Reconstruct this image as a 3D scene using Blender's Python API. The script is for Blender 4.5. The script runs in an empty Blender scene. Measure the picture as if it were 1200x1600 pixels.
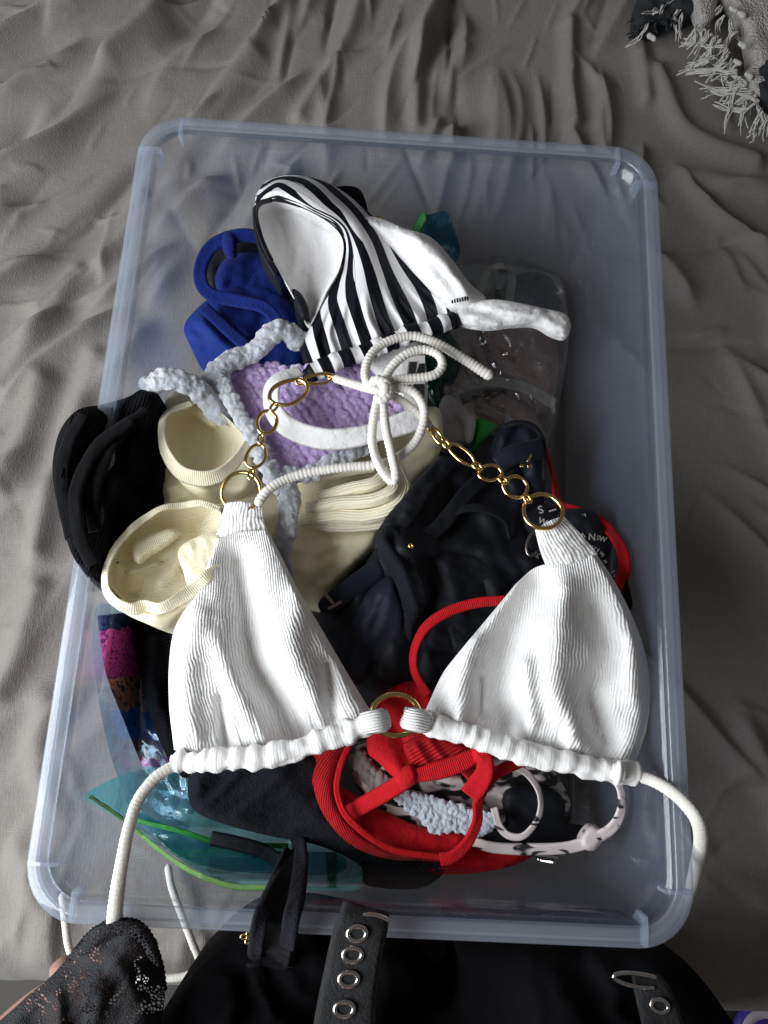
import bpy, math, random
import numpy as np
from mathutils import Vector, Matrix
from mathutils.geometry import delaunay_2d_cdt
random.seed(7); RNG = np.random.default_rng(7)
S = bpy.context.scene
COL = S.collection
# ------------------------------------------------------------------ camera
F = 1155.0; D = 0.165                      # focal length in photo pixels, height of the tub rim above the bed
rx, ry, rz = -0.2501, 0.0357, -0.0487
def _rot():
    cx, sx, cy, sy, cz, sz = math.cos(rx), math.sin(rx), math.cos(ry), math.sin(ry), math.cos(rz), math.sin(rz)
    return np.array([[1,0,0],[0,cx,-sx],[0,sx,cx]]) @ np.array([[cy,0,sy],[0,1,0],[-sy,0,cy]]) @ np.array([[cz,-sz,0],[sz,cz,0],[0,0,1]])
RM = _rot()
CAM = -RM.T @ np.array([0, 0.0226, -0.4911]) + np.array([0, 0, D])
cd = bpy.data.cameras.new('camera'); cam = bpy.data.objects.new('camera', cd); COL.objects.link(cam)
cd.sensor_fit = 'VERTICAL'; cd.sensor_height = 36; cd.lens = 36*F/1600; cd.clip_start = .02; cd.clip_end = 50
m = Matrix([list(RM.T[i]) + [CAM[i]] for i in range(3)] + [[0,0,0,1]])
cam.matrix_world = m
S.camera = cam
# ------------------------------------------------------------------ light: one window on the left, dim room
w = bpy.data.worlds.new('World'); S.world = w; w.use_nodes = True
w.node_tree.nodes['Background'].inputs[0].default_value = (1.0, .93, .88, 1)
w.node_tree.nodes['Background'].inputs[1].default_value = 0.085
ld = bpy.data.lights.new('window_light', 'AREA'); ld.shape = 'RECTANGLE'; ld.size = 0.85; ld.size_y = 0.8
ld.energy = 25; ld.color = (.93, .97, 1.0)
lo = bpy.data.objects.new('window_light', ld); COL.objects.link(lo)
LP = Vector((-.88, -.38, .68)); lo.location = LP
lo.rotation_euler = (Vector((0, -.05, .1)) - LP).to_track_quat('-Z', 'Y').to_euler()
S.view_settings.view_transform = 'Standard'; S.view_settings.look = 'None'; S.view_settings.exposure = 0; S.view_settings.gamma = 1
S.render.engine = 'CYCLES'
S.cycles.max_bounces = 12; S.cycles.transparent_max_bounces = 40; S.cycles.diffuse_bounces = 4; S.cycles.glossy_bounces = 5
S.cycles.transmission_bounces = 10; S.cycles.use_denoising = True; S.cycles.caustics_reflective = False; S.cycles.caustics_refractive = False
S.cycles.sample_clamp_indirect = 6

# ------------------------------------------------------------------ helpers
def U(px, py, z):
    """photo pixel + height above the bed -> world point"""
    px, py, z = [np.atleast_1d(np.asarray(a, float)) for a in (px, py, z)]
    px, py, z = np.broadcast_arrays(px, py, z)
    d = np.stack([(px-600)/F, -(py-800)/F, -np.ones_like(px)], -1) @ RM
    t = (z - CAM[2]) / d[..., 2]
    return CAM + t[..., None]*d
def mpp(z): return (CAM[2]-z)/F            # metres per photo pixel at a height
def hash2(ix, iy, seed):
    n = (ix.astype(np.int64)*374761393 + iy.astype(np.int64)*668265263 + seed*974711) & 0x7fffffff
    n = ((n ^ (n >> 13))*1274126177) & 0x7fffffff
    return ((n ^ (n >> 16)) & 0xffff)/65535.0
def vnoise(x, y, seed=0):
    ix, iy = np.floor(x), np.floor(y); fx, fy = x-ix, y-iy
    fx = fx*fx*fx*(fx*(fx*6-15)+10); fy = fy*fy*fy*(fy*(fy*6-15)+10)
    a, b, c, d = hash2(ix, iy, seed), hash2(ix+1, iy, seed), hash2(ix, iy+1, seed), hash2(ix+1, iy+1, seed)
    return (a+(b-a)*fx)*(1-fy) + (c+(d-c)*fx)*fy
def fbm(x, y, seed=0, o=3):
    s, a, t = 0, 1, 0
    for i in range(o):
        s = s + a*vnoise(x*2**i+17.3*i, y*2**i-9.1*i, seed+i); t += a; a *= .5
    return s/t*2-1
def ridge(x, y, seed=0, o=2):
    return 1-np.abs(fbm(x, y, seed, o))*2
def smooth(t): t = np.clip(t, 0, 1); return t*t*(3-2*t)
def cr(pts, n=None, step=None, closed=False):
    """Catmull-Rom through the points, resampled evenly"""
    P = np.asarray(pts, float)
    if len(P) == 2 and not closed:
        dense = P[0] + np.linspace(0, 1, 40)[:, None]*(P[1]-P[0])
    else:
        Q = np.vstack([P[-1], P, P[0], P[1]]) if closed else np.vstack([2*P[0]-P[1], P, 2*P[-1]-P[-2]])
        t = np.linspace(0, 1, 24, endpoint=False)[:, None]; out = []
        for i in range(1, len(Q)-2):
            a, b, c, d = Q[i-1], Q[i], Q[i+1], Q[i+2]
            out.append(.5*((2*b) + (c-a)*t + (2*a-5*b+4*c-d)*t*t + (3*b-a-3*c+d)*t**3))
        dense = np.vstack(out + [P[:1] if closed else P[-1:]])
    L = np.r_[0, np.cumsum(np.linalg.norm(np.diff(dense[:, :2], axis=0), axis=1) + 1e-9)]
    if n is None: n = max(4, int(round(L[-1]/step)) + (0 if closed else 1))
    q = np.linspace(0, L[-1], n, endpoint=not closed)
    return np.stack([np.interp(q, L, dense[:, k]) for k in range(dense.shape[1])], 1)
INSIDE = True
def keep_in(px, py, z, m=.004):
    '''raise what would otherwise lie behind the tub's walls or floor so that it rests against them'''
    if not INSIDE: return z
    d = np.stack([(px-600)/F, -(py-800)/F, -np.ones_like(px)], -1) @ RM; z = np.asarray(z, float)
    zi = np.full_like(z, .004)
    for ax, s_, w0 in ((0, -1, HW), (0, 1, HW), (1, -1, HL), (1, 1, HL)):
        k = d[..., ax]/d[..., 2]                       # x(z) = cam + (z-camz)*k ; wall(z) = s*(w0-.0245+.055*z-m)
        den = k-s_*.055; zz = (s_*(w0-.0245-m)-CAM[ax]+CAM[2]*k)/np.where(np.abs(den) < 1e-6, 1e-6, den)
        out = s_*(CAM[ax]+(z-CAM[2])*k) > (w0-.0245-m+.055*z)
        zi = np.where(out & (z < .138), np.maximum(zi, zz), zi)
    return np.where(z < .138, np.maximum(z, np.minimum(zi, .139)), z)
HW, HL = .195, .2748
def polydist(X, line):
    """distance of each point to a polyline (2-D)"""
    line = np.asarray(line, float); d = np.full(len(X), 1e9)
    for a, b in zip(line[:-1], line[1:]):
        ab = b-a; t = np.clip(((X-a)@ab)/max(ab@ab, 1e-9), 0, 1)
        d = np.minimum(d, np.linalg.norm(X-(a+t[:, None]*ab), axis=1))
    return d
def inside(X, poly):
    r = np.zeros(len(X), bool); n = len(poly); j = n-1
    for i in range(n):
        a, b = poly[i], poly[j]
        c = (a[1] > X[:, 1]) != (b[1] > X[:, 1])
        xx = (b[0]-a[0])*(X[:, 1]-a[1])/((b[1]-a[1]) or 1e-9)+a[0]
        r ^= c & (X[:, 0] < xx); j = i
    return r
def zfield(X, z):
    if np.isscalar(z): return np.full(len(X), float(z))
    c = np.asarray(z, float); d = np.linalg.norm(X[:, None, :]-c[None, :, :2], axis=2)+8
    wgt = d**-2.2
    return (wgt*c[:, 2]).sum(1)/wgt.sum(1)
def foldsum(X, folds):
    h = np.zeros(len(X))
    for line, amp, wid in folds:
        l = cr(line, step=12) if len(line) > 2 else np.asarray(line, float)
        h += amp*np.exp(-(polydist(X, l[:, :2])/wid)**2)
    return h
# --- objects
def tag(o, label=None, cat=None, group=None, kind=None):
    for k, v in (('label', label), ('category', cat), ('group', group), ('kind', kind)):
        if v: o[k] = v
    return o
def thing(name, label, cat, at, group=None):
    o = bpy.data.objects.new(name, None); COL.objects.link(o); o.empty_display_size = .02
    o.location = Vector(at); return tag(o, label, cat, group)
def mk(name, V, faces, mat, parent=None, uv=None, flat=False, kind=None):
    V = np.asarray(V, float)
    if parent is not None: V = V - np.array(parent_origin(parent))
    me = bpy.data.meshes.new(name); me.from_pydata(V.tolist(), [], [list(f) for f in faces])
    if uv is not None:
        ul = me.uv_layers.new(name='UVMap'); idx = np.empty(len(me.loops), np.int32); me.loops.foreach_get('vertex_index', idx)
        ul.data.foreach_set('uv', np.asarray(uv, np.float32)[idx].ravel())
    if not flat: me.polygons.foreach_set('use_smooth', np.ones(len(me.polygons), bool))
    me.update(); o = bpy.data.objects.new(name, me); COL.objects.link(o)
    if mat: me.materials.append(mat)
    if parent is not None: o.parent = parent
    if kind: o['kind'] = kind
    return o
def parent_origin(p):
    v = Vector((0, 0, 0))
    while p is not None: v = v + p.location; p = p.parent
    return v
def close_down(V, uv, faces, border, thick, lean=0.0):
    """close a surface: copy it THICK lower and join the borders"""
    n = len(V); B = V.copy(); B[:, 2] -= thick; k = len(border); bd = np.array(border)
    F2 = [list(f) for f in faces] + [[i+n for i in reversed(f)] for f in faces]
    for i in range(k):
        j = (i+1) % k; F2.append([2*n+j, 2*n+i, 2*n+k+i, 2*n+k+j])
    return np.vstack([V, B, V[bd], B[bd]]), np.vstack([uv, uv, uv[bd], uv[bd]]), F2
def lump(name, root, pts, z, mat, bulge=.008, er=22, thick=.006, s=7, folds=(), wr=(0, 40, 0, 3), uvang=0, seed=1, drop=0, kind=None, zmod=None, closed_smooth=True, edge_wob=0):
    """a piece of cloth lying in the heap, from its outline: rounded edges, folds and wrinkles, real thickness"""
    O = cr(pts, step=s*.9, closed=True) if closed_smooth else np.asarray(pts, float)
    if edge_wob:
        k = np.arange(len(O)); O = O + edge_wob*np.stack([fbm(k*.35, k*0+3, seed+5, 2), fbm(k*.35, k*0+9, seed+6, 2)], 1)
    lo_, hi_ = O.min(0), O.max(0)
    gx, gy = np.meshgrid(np.arange(lo_[0], hi_[0], s), np.arange(lo_[1], hi_[1], s*.87))
    gx = gx + (np.arange(gx.shape[0]) % 2)[:, None]*s*.5
    X = np.stack([gx.ravel(), gy.ravel()], 1) + RNG.uniform(-.12, .12, (gx.size, 2))*s
    X = X[inside(X, O)]; dd = polydist(X, np.vstack([O, O[:1]])); X, dd = X[dd > .55*s], dd[dd > .55*s]
    allp = np.vstack([O, X]); nb = len(O)
    vo, eo, fo, ov, oe, of = delaunay_2d_cdt([Vector(p) for p in allp], [(i, (i+1) % nb) for i in range(nb)], [], 1, 1e-4)
    P = np.array([[v.x, v.y] for v in vo]); d = polydist(P, np.vstack([O, O[:1]]))
    t = np.clip(d/er, 0, 1); prof = np.sqrt(np.clip(1-(1-t)**2, 0, 1))
    Z = zfield(P, z) - drop + (bulge+drop)*prof + foldsum(P, folds)*smooth(d/(er*.6)+.15)
    amp, sc, ang, st = wr; a = math.radians(ang)
    if amp:
        q = np.stack([P[:, 0]*math.cos(a)+P[:, 1]*math.sin(a), -P[:, 0]*math.sin(a)+P[:, 1]*math.cos(a)], 1)
        wx = fbm(P[:, 0]/90, P[:, 1]/90, seed+9)*sc*.8
        Z += amp*(ridge(q[:, 0]/(sc*st), (q[:, 1]+wx)/sc, seed)-.4)*smooth(d/(er*.8)+.2) + amp*.35*fbm(q[:, 0]/(sc*st*.4), (q[:, 1]+wx)/(sc*.35), seed+3)
    if zmod is not None: Z = Z + zmod(P, d)
    Z = keep_in(P[:, 0], P[:, 1], Z)
    V = U(P[:, 0], P[:, 1], Z)
    a = math.radians(uvang); sc_ = mpp(.12)
    uv = np.stack([(P[:, 0]*math.cos(a)+P[:, 1]*math.sin(a))*sc_, (-P[:, 0]*math.sin(a)+P[:, 1]*math.cos(a))*sc_], 1)
    faces = [list(f) for f in fo]
    # border in order
    cnt = {}
    for f in faces:
        for i in range(3):
            e = (f[i], f[(i+1) % 3]); cnt[e] = 1
    nxt = {e[0]: e[1] for e in cnt if (e[1], e[0]) not in cnt}
    st_ = next(iter(nxt)); bd = [st_]
    while nxt[bd[-1]] != st_ and len(bd) <= len(nxt): bd.append(nxt[bd[-1]])
    A = P[bd]; area = 0.5*np.sum(A[:, 0]*np.roll(A[:, 1], -1)-np.roll(A[:, 0], -1)*A[:, 1])
    # photo y runs down, so positive area there is clockwise seen from above: flip to face up
    if area > 0: faces = [f[::-1] for f in faces]; bd = bd[::-1]
    V2, uv2, F2 = close_down(V, uv, faces, bd, thick)
    return mk(name, V2, F2, mat, root, uv2, kind=kind)
def coons(T, B, L, R, nu, nv):
    T, B, L, R = cr(T, nu), cr(B, nu), cr(L, nv), cr(R, nv)
    u = np.linspace(0, 1, nu)[None, :, None]; v = np.linspace(0, 1, nv)[:, None, None]
    X = (1-v)*T[None, :, :2] + v*B[None, :, :2] + (1-u)*L[:, None, :2] + u*R[:, None, :2]
    X -= (1-u)*(1-v)*T[0, :2] + u*(1-v)*T[-1, :2] + (1-u)*v*B[0, :2] + u*v*B[-1, :2]
    return X
def patch(name, root, T, B, L, R, zf, mat, nu=60, nv=60, thick=.0015, uvfun=None, warp=None):
    """four-sided cloth panel; zf(u, v, px, py) gives the height"""
    X = coons(T, B, L, R, nu, nv)
    if warp is not None: X = warp(X)
    uu, vv = np.meshgrid(np.linspace(0, 1, nu), np.linspace(0, 1, nv))
    Z = keep_in(X[..., 0], X[..., 1], zf(uu, vv, X[..., 0], X[..., 1]))
    V = U(X[..., 0].ravel(), X[..., 1].ravel(), Z.ravel())
    if uvfun: uv = np.stack([a.ravel() for a in uvfun(uu, vv, X)], 1)
    else: uv = np.stack([uu.ravel(), vv.ravel()], 1)
    idx = np.arange(nu*nv).reshape(nv, nu)
    q = np.stack([idx[:-1, :-1], idx[1:, :-1], idx[1:, 1:], idx[:-1, 1:]], -1).reshape(-1, 4)
    n = np.cross(V[q[:, 2]]-V[q[:, 0]], V[q[:, 3]]-V[q[:, 1]]).sum(0)
    bd = list(idx[0, :-1]) + list(idx[:-1, -1]) + list(idx[-1, :0:-1]) + list(idx[:0:-1, 0])
    bd = bd[::-1]
    if n[2] < 0: q = q[:, ::-1]; bd = bd[::-1]
    V2, uv2, F2 = close_down(V, uv, q.tolist(), bd, thick)
    return mk(name, V2, F2, mat, root, uv2)
def frames(P, up=(0, 0, 1)):
    T = np.gradient(P, axis=0); T /= np.linalg.norm(T, axis=1)[:, None]+1e-12
    N = []; n = np.cross(T[0], up)
    if np.linalg.norm(n) < .1: n = np.cross(T[0], (1, 0, 0))
    n /= np.linalg.norm(n)
    for t in T:
        n = n - t*(n@t); n /= np.linalg.norm(n)+1e-12; N.append(n)
    N = np.array(N); return T, N, np.cross(T, N)
def path3(pts, step_m=.0015):
    p = cr(pts, step=2.0); P = U(p[:, 0], p[:, 1], keep_in(p[:, 0], p[:, 1], p[:, 2], .006))
    L = np.r_[0, np.cumsum(np.linalg.norm(np.diff(P, axis=0), axis=1))]
    n = max(6, int(L[-1]/step_m)); q = np.linspace(0, L[-1], n)
    return np.stack([np.interp(q, L, P[:, k]) for k in range(3)], 1), q
def tubefaces(n, k, cap=True):
    i = np.arange(n-1)[:, None]; j = np.arange(k)[None, :]; j2 = (j+1) % k
    q = np.stack([i*k+j, i*k+j2+0*i, (i+1)*k+j2, (i+1)*k+j], -1).reshape(-1, 4).tolist()
    if cap: q += [list(range(k-1, -1, -1)), list(range((n-1)*k, n*k))]
    return q
def cord_data(P, q, r, k=10, cor=0.0, per=.003, seed=0, flat=1.0):
    T, N, B = frames(P); n = len(P)
    r = np.interp(np.linspace(0, 1, n), np.linspace(0, 1, len(np.atleast_1d(r))), np.atleast_1d(r))
    ph = 2*np.pi*q/per + 2.5*fbm(q/per/4, q*0+seed, seed)
    a = np.linspace(0, 2*np.pi, k, endpoint=False)
    rr = r[:, None]*(1 + cor*np.sin(ph[:, None] + .5*np.sin(a)[None, :]) + cor*.7*fbm(np.repeat((q/per)[:, None], k, 1)*.5, np.repeat(np.sin(a)[None], n, 0)*1.3, seed+1))
    e = np.minimum(q, q[-1]-q); rr *= np.clip(np.sqrt(np.clip(e/(r*.8+1e-9), 0, 1)), .35, 1)[:, None]
    V = P[:, None, :] + rr[..., None]*(np.cos(a)[None, :, None]*N[:, None, :] + flat*np.sin(a)[None, :, None]*B[:, None, :])
    uv = np.stack([np.repeat(q[:, None], k, 1).ravel(), np.repeat(a[None]*.002, n, 0).ravel()], 1)
    return V.reshape(-1, 3), tubefaces(n, k), uv
def cord(name, root, pts, r, mat, cor=.12, per=.0032, k=12, seed=0, flat=1.0, step=.0008):
    P, q = path3(pts, step); V, f, uv = cord_data(P, q, r, k, cor, per, seed, flat)
    return mk(name, V, f, mat, root, uv)
def ribbon(name, root, pts, w, mat, roll=0, t=.0014, seed=0, wob=.15, cup=0.0, step=.0016, uvx=True, wrin=.00035):
    """flat strap along a path, of width w (metres, may vary), rolled about its run"""
    P, q = path3(pts, step); n = len(P)
    T = np.gradient(P, axis=0); T /= np.linalg.norm(T, axis=1)[:, None]
    s = np.linspace(0, 1, n)
    def iv(x): x = np.atleast_1d(np.asarray(x, float)); return np.interp(s, np.linspace(0, 1, len(x)), x)
    w = iv(w); roll = np.radians(iv(roll))
    Sd = np.cross(T, (0, 0, 1)); Sd /= np.linalg.norm(Sd, axis=1)[:, None]+1e-9
    Up = np.cross(Sd, T)
    roll = roll + wob*fbm(q/.03, q*0+seed, seed)
    S2 = Sd*np.cos(roll)[:, None] + Up*np.sin(roll)[:, None]; U2 = -Sd*np.sin(roll)[:, None] + Up*np.cos(roll)[:, None]
    m_ = 9; x = np.linspace(-1, 1, m_); top = np.sqrt(np.clip(1-x**6, 0, 1))
    prof = [(x[i], .5*top[i]) for i in range(m_)] + [(x[i], -.5*top[i]) for i in range(m_-2, 0, -1)]
    k = len(prof); V = np.zeros((n, k, 3))
    for j, (a, b) in enumerate(prof):
        h = b*t + cup*(a*a-.5)*w*.5
        if wrin: h = h + wrin*fbm(q/.007+len(pts)*3.1, q*0+a*1.3, seed+4, 3)
        V[:, j] = P + S2*(a*w*.5)[:, None] + U2*h[:, None]
    uv = np.zeros((n, k, 2)); uv[..., 0] = q[:, None]; uv[..., 1] = np.array([a for a, b in prof])[None]*w[:, None]*.5
    if not uvx: uv = uv[..., ::-1]
    return mk(name, V.reshape(-1, 3), tubefaces(n, k), mat, root, uv.reshape(-1, 2))
def ring(name, root, c, rxm, rym, wire, mat, ang=0, tilt=(0, 0), lump_=0.0, seed=0, n=48, k=10, gap=0, flat=1.0):
    """metal ring or oval link: c=(px,py,z), radii in pixels, wire in metres"""
    C0 = U(*c)[0]; mp = mpp(c[2]); a = math.radians(ang)
    t = np.linspace(gap*np.pi/180, 2*np.pi-gap*np.pi/180, n, endpoint=bool(gap))
    x, y = rxm*mp*np.cos(t), rym*mp*np.sin(t)
    if lump_: s_ = 1+lump_*np.sin(3*t+seed)*.5+lump_*np.sin(5*t+seed*2)*.4; x, y = x*s_, y*s_
    X, Y = x*math.cos(a)-y*math.sin(a), -(x*math.sin(a)+y*math.cos(a))
    Zt = X*math.tan(math.radians(tilt[0])) + Y*math.tan(math.radians(tilt[1]))
    P = C0 + np.stack([X, Y, Zt], 1)
    d = np.roll(P, -1, 0)-np.roll(P, 1, 0)
    if gap: d = np.gradient(P, axis=0)
    d /= np.linalg.norm(d, axis=1)[:, None]; nr = np.array([-math.tan(math.radians(tilt[0])), -math.tan(math.radians(tilt[1])), 1]); nr /= np.linalg.norm(nr)
    N = np.cross(d, nr); b = np.linspace(0, 2*np.pi, k, endpoint=False)
    wr_ = wire*(1+lump_*1.5*np.sin(4*t+seed*3))
    V = P[:, None]+wr_[:, None, None]*(np.cos(b)[None, :, None]*N[:, None]+flat*np.sin(b)[None, :, None]*nr)
    i = np.arange(n-1 if gap else n)[:, None]; j = np.arange(k)[None]; i2 = (i+1) % n; j2 = (j+1) % k
    q = np.stack([i*k+j, i2*k+j, i2*k+j2, i*k+j2], -1).reshape(-1, 4).tolist()
    if gap: q += [list(range(k)), list(range(n*k-1, (n-1)*k-1, -1))]
    return mk(name, V.reshape(-1, 3), q, mat, root)
def _ico(sub=2):
    import bmesh
    b = bmesh.new(); bmesh.ops.create_icosphere(b, subdivisions=sub, radius=1)
    V = np.array([v.co[:] for v in b.verts]); Fc = [[v.index for v in f.verts] for f in b.faces]; b.free(); return V, Fc
IV, IF = _ico(2)
def puffs(name, root, pts3, r, mat, seed=0, sq=.8, kind='stuff', rough=.16):
    """chenille stitches: many soft puffs grown into one bumpy knit"""
    g = np.random.default_rng(seed); VV, FF = [], []
    for i, p in enumerate(pts3):
        rr = r*g.uniform(.8, 1.2); sc_ = np.array([g.uniform(.85, 1.25), g.uniform(.85, 1.25), sq*g.uniform(.85, 1.15)])*rr
        th = g.uniform(0, 6.28); c_, s_ = math.cos(th), math.sin(th)
        v = IV*(1+rough*fbm(IV[:, 0]*2.2+i, IV[:, 1]*2.2+IV[:, 2], seed+i % 50, 2)[:, None])*sc_
        v = v @ np.array([[c_, s_, 0], [-s_, c_, 0], [0, 0, 1]]); n0 = sum(len(a) for a in VV)
        VV.append(v+p); FF += [[a+n0 for a in f] for f in IF]
    o = mk(name, np.vstack(VV), FF, mat, root, kind=kind)
    if kind:
        rm = o.modifiers.new('Remesh', 'REMESH'); rm.mode = 'VOXEL'; rm.voxel_size = r*.17; rm.use_smooth_shade = True
        sm = o.modifiers.new('Smooth', 'SMOOTH'); sm.factor = .5; sm.iterations = 2
        dg = bpy.context.evaluated_depsgraph_get(); me = bpy.data.meshes.new_from_object(o.evaluated_get(dg)); o.modifiers.clear(); o.data = me
        if not me.materials: me.materials.append(mat)
    return o
def merge(parts):
    VV, FF, UV, n = [], [], [], 0
    for V, f, uv in parts:
        VV.append(V); FF += [[a+n for a in q] for q in f]; UV.append(uv); n += len(V)
    return np.vstack(VV), FF, np.vstack(UV)

# ------------------------------------------------------------------ materials
def nt(name):
    M = bpy.data.materials.new(name); M.use_nodes = True; return M, M.node_tree.nodes, M.node_tree.links, M.node_tree.nodes['Principled BSDF']
def math_(N, L, op, a, b=None, c=None):
    n = N.new('ShaderNodeMath'); n.operation = op
    for i, x in enumerate((a, b, c)):
        if x is None: continue
        if isinstance(x, (int, float)): n.inputs[i].default_value = x
        else: L.new(x, n.inputs[i])
    return n.outputs[0]
def noise_(N, L, vec, scale, detail=3, rough=.5, dist=0):
    n = N.new('ShaderNodeTexNoise'); n.inputs['Scale'].default_value = scale; n.inputs['Detail'].default_value = detail
    n.inputs['Roughness'].default_value = rough; n.inputs['Distortion'].default_value = dist
    if vec is not None: L.new(vec, n.inputs['Vector'])
    return n.outputs['Fac']
def mix_(N, L, f, a, b):
    n = N.new('ShaderNodeMix'); n.data_type = 'RGBA'
    for i, x in ((0, f), (6, a), (7, b)):
        if hasattr(x, 'is_linked'): L.new(x, n.inputs[i])
        elif i == 0: n.inputs[i].default_value = x
        else: n.inputs[i].default_value = (*x, 1) if len(x) == 3 else x
    return n.outputs[2]
def bump_(N, L, h, dist, strength=1.0, normal=None):
    b = N.new('ShaderNodeBump'); b.inputs['Distance'].default_value = dist; b.inputs['Strength'].default_value = strength
    L.new(h, b.inputs['Height'])
    if normal is not None: L.new(normal, b.inputs['Normal'])
    return b.outputs[0]
def fabric(name, col, rough=.85, sheen=.15, rib=None, ribh=.0006, axis=0, weave=900, weaveh=.00025, crinkle=None, var=.12, spec=.25, sss=0, fuzz=0):
    M, N, L, P = nt(name)
    tc = N.new('ShaderNodeTexCoord'); ob = tc.outputs['Object']
    c = mix_(N, L, noise_(N, L, ob, 60, 4), tuple(x*(1-var) for x in col), tuple(min(1, x*(1+var)) for x in col))
    L.new(c, P.inputs['Base Color']); P.inputs['Roughness'].default_value = rough
    P.inputs['Specular IOR Level'].default_value = spec; P.inputs['Sheen Weight'].default_value = sheen; P.inputs['Sheen Roughness'].default_value = .5
    if sss:
        P.inputs['Subsurface Weight'].default_value = sss; P.inputs['Subsurface Radius'].default_value = (1, .95, .9); P.inputs['Subsurface Scale'].default_value = .003
    nrm = bump_(N, L, noise_(N, L, ob, weave, 2, .6), weaveh)
    if crinkle:
        nrm = bump_(N, L, noise_(N, L, ob, crinkle[0], 4, .6, 1.0), crinkle[1], 1, nrm)
    if rib:
        sp = N.new('ShaderNodeSeparateXYZ'); L.new(tc.outputs['UV'], sp.inputs[0])
        wb = math_(N, L, 'MULTIPLY', noise_(N, L, ob, 120, 3), 4.0)
        s = math_(N, L, 'SINE', math_(N, L, 'ADD', math_(N, L, 'MULTIPLY', sp.outputs[axis], 2*math.pi/rib), wb))
        nrm = bump_(N, L, s, ribh, 1, nrm)
    L.new(nrm, P.inputs['Normal'])
    return M
def metal(name, col, rough=.15):
    M, N, L, P = nt(name); P.inputs['Base Color'].default_value = (*col, 1); P.inputs['Metallic'].default_value = 1
    tc = N.new('ShaderNodeTexCoord'); L.new(math_(N, L, 'MULTIPLY_ADD', noise_(N, L, tc.outputs['Object'], 300), .15, rough-.05), P.inputs['Roughness'])
    return M
def film(name, tint, haze, hazecol, rough=.05, bump=.0006, bscale=80, gloss=1.0, haze_n=0):
    """clear or milky plastic: lets light through, scatters a little, shines"""
    M, N, L, P = nt(name); N.remove(P); out = N['Material Output']
    tc = N.new('ShaderNodeTexCoord'); ob = tc.outputs['Object']
    tr = N.new('ShaderNodeBsdfTransparent'); tr.inputs[0].default_value = (*tint, 1)
    df = N.new('ShaderNodeBsdfDiffuse'); df.inputs[0].default_value = (*hazecol, 1)
    tl = N.new('ShaderNodeBsdfTranslucent'); tl.inputs[0].default_value = (*hazecol, 1)
    gl = N.new('ShaderNodeBsdfGlossy'); gl.inputs[0].default_value = (1, 1, 1, 1); gl.inputs['Roughness'].default_value = rough
    nr = bump_(N, L, noise_(N, L, ob, bscale, 3), bump)
    if haze_n:
        mp_ = N.new('ShaderNodeMapping'); L.new(ob, mp_.inputs[0]); mp_.inputs['Scale'].default_value = (260, 18, 260); mp_.inputs['Rotation'].default_value = (.3, .2, .5)
        L.new(math_(N, L, 'MULTIPLY_ADD', math_(N, L, 'POWER', noise_(N, L, mp_.outputs[0], 1, 4), 3), .5, rough*.5), gl.inputs['Roughness'])
    L.new(nr, gl.inputs['Normal'])
    a = N.new('ShaderNodeMixShader'); a.inputs[0].default_value = .5; L.new(df.outputs[0], a.inputs[1]); L.new(tl.outputs[0], a.inputs[2])
    b = N.new('ShaderNodeMixShader'); b.inputs[0].default_value = haze
    if haze_n: L.new(math_(N, L, 'MULTIPLY_ADD', noise_(N, L, ob, 14, 4), haze_n, haze-haze_n*.5), b.inputs[0])
    L.new(tr.outputs[0], b.inputs[1]); L.new(a.outputs[0], b.inputs[2])
    lw = N.new('ShaderNodeLayerWeight'); L.new(nr, lw.inputs['Normal']); fr = math_(N, L, 'MULTIPLY_ADD', math_(N, L, 'POWER', lw.outputs['Facing'], 4.0), .5, .035)
    c = N.new('ShaderNodeMixShader'); L.new(math_(N, L, 'MULTIPLY', fr, gloss), c.inputs[0])
    L.new(b.outputs[0], c.inputs[1]); L.new(gl.outputs[0], c.inputs[2]); L.new(c.outputs[0], out.inputs['Surface'])
    return M
WHITE = (.80, .79, .77)
M_rib = fabric('white_crinkle_rib', (.84, .83, .82), .9, .1, weave=1400, weaveh=.0002, crinkle=(420, .0003), var=.02, sss=.35, spec=.1)
M_cordw = fabric('white_cord_knit', (.76, .73, .68), .9, .1, sss=.25, spec=.1, weave=1500, weaveh=.0003, crinkle=(500, .0004), var=.05)
M_lin = fabric('white_lining', (.80, .79, .79), .85, .05, sss=.25, spec=.08, crinkle=(90, .0015), weave=2500, weaveh=.0001, var=.02)
M_cream = fabric('cream_lining', (.97, .89, .64), .65, .05, sss=.3, spec=.2, weave=2500, weaveh=.0001, var=.04)
M_creamrib = fabric('cream_rib', (.96, .88, .65), .9, .05, rib=.0014, ribh=.00013, weave=1800, var=.05, sss=.3, spec=.1)
M_black = fabric('black_swim', (.007, .008, .012), .6, .03, weave=2500, weaveh=.00012, var=.2, spec=.22)
M_blackrib = fabric('black_rib', (.005, .005, .007), .95, .02, rib=.0024, ribh=.0005, crinkle=(350, .0006), var=.2, spec=.06)
M_blackcr = fabric('black_crinkle', (.008, .009, .014), .85, .03, crinkle=(330, .0022), var=.25, spec=.15)
M_velvet = fabric('black_velvet', (.006, .006, .007), .95, .04, weave=900, weaveh=.0004, var=.4, spec=.06)
M_dress = fabric('black_dress_cloth', (.004, .004, .005), .95, .02, weave=1200, var=.3, spec=.05)
M_navy = fabric('navy_nylon', (.009, .012, .023), .6, .03, weave=2500, weaveh=.0001, var=.2, spec=.25)
M_blue = fabric('royal_blue_terry', (.008, .026, .21), .95, .06, weave=1000, weaveh=.0006, crinkle=(420, .0016), var=.2)
M_blues = fabric('royal_blue_smooth', (.008, .034, .25), .65, .03, weave=2500, var=.1)
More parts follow.
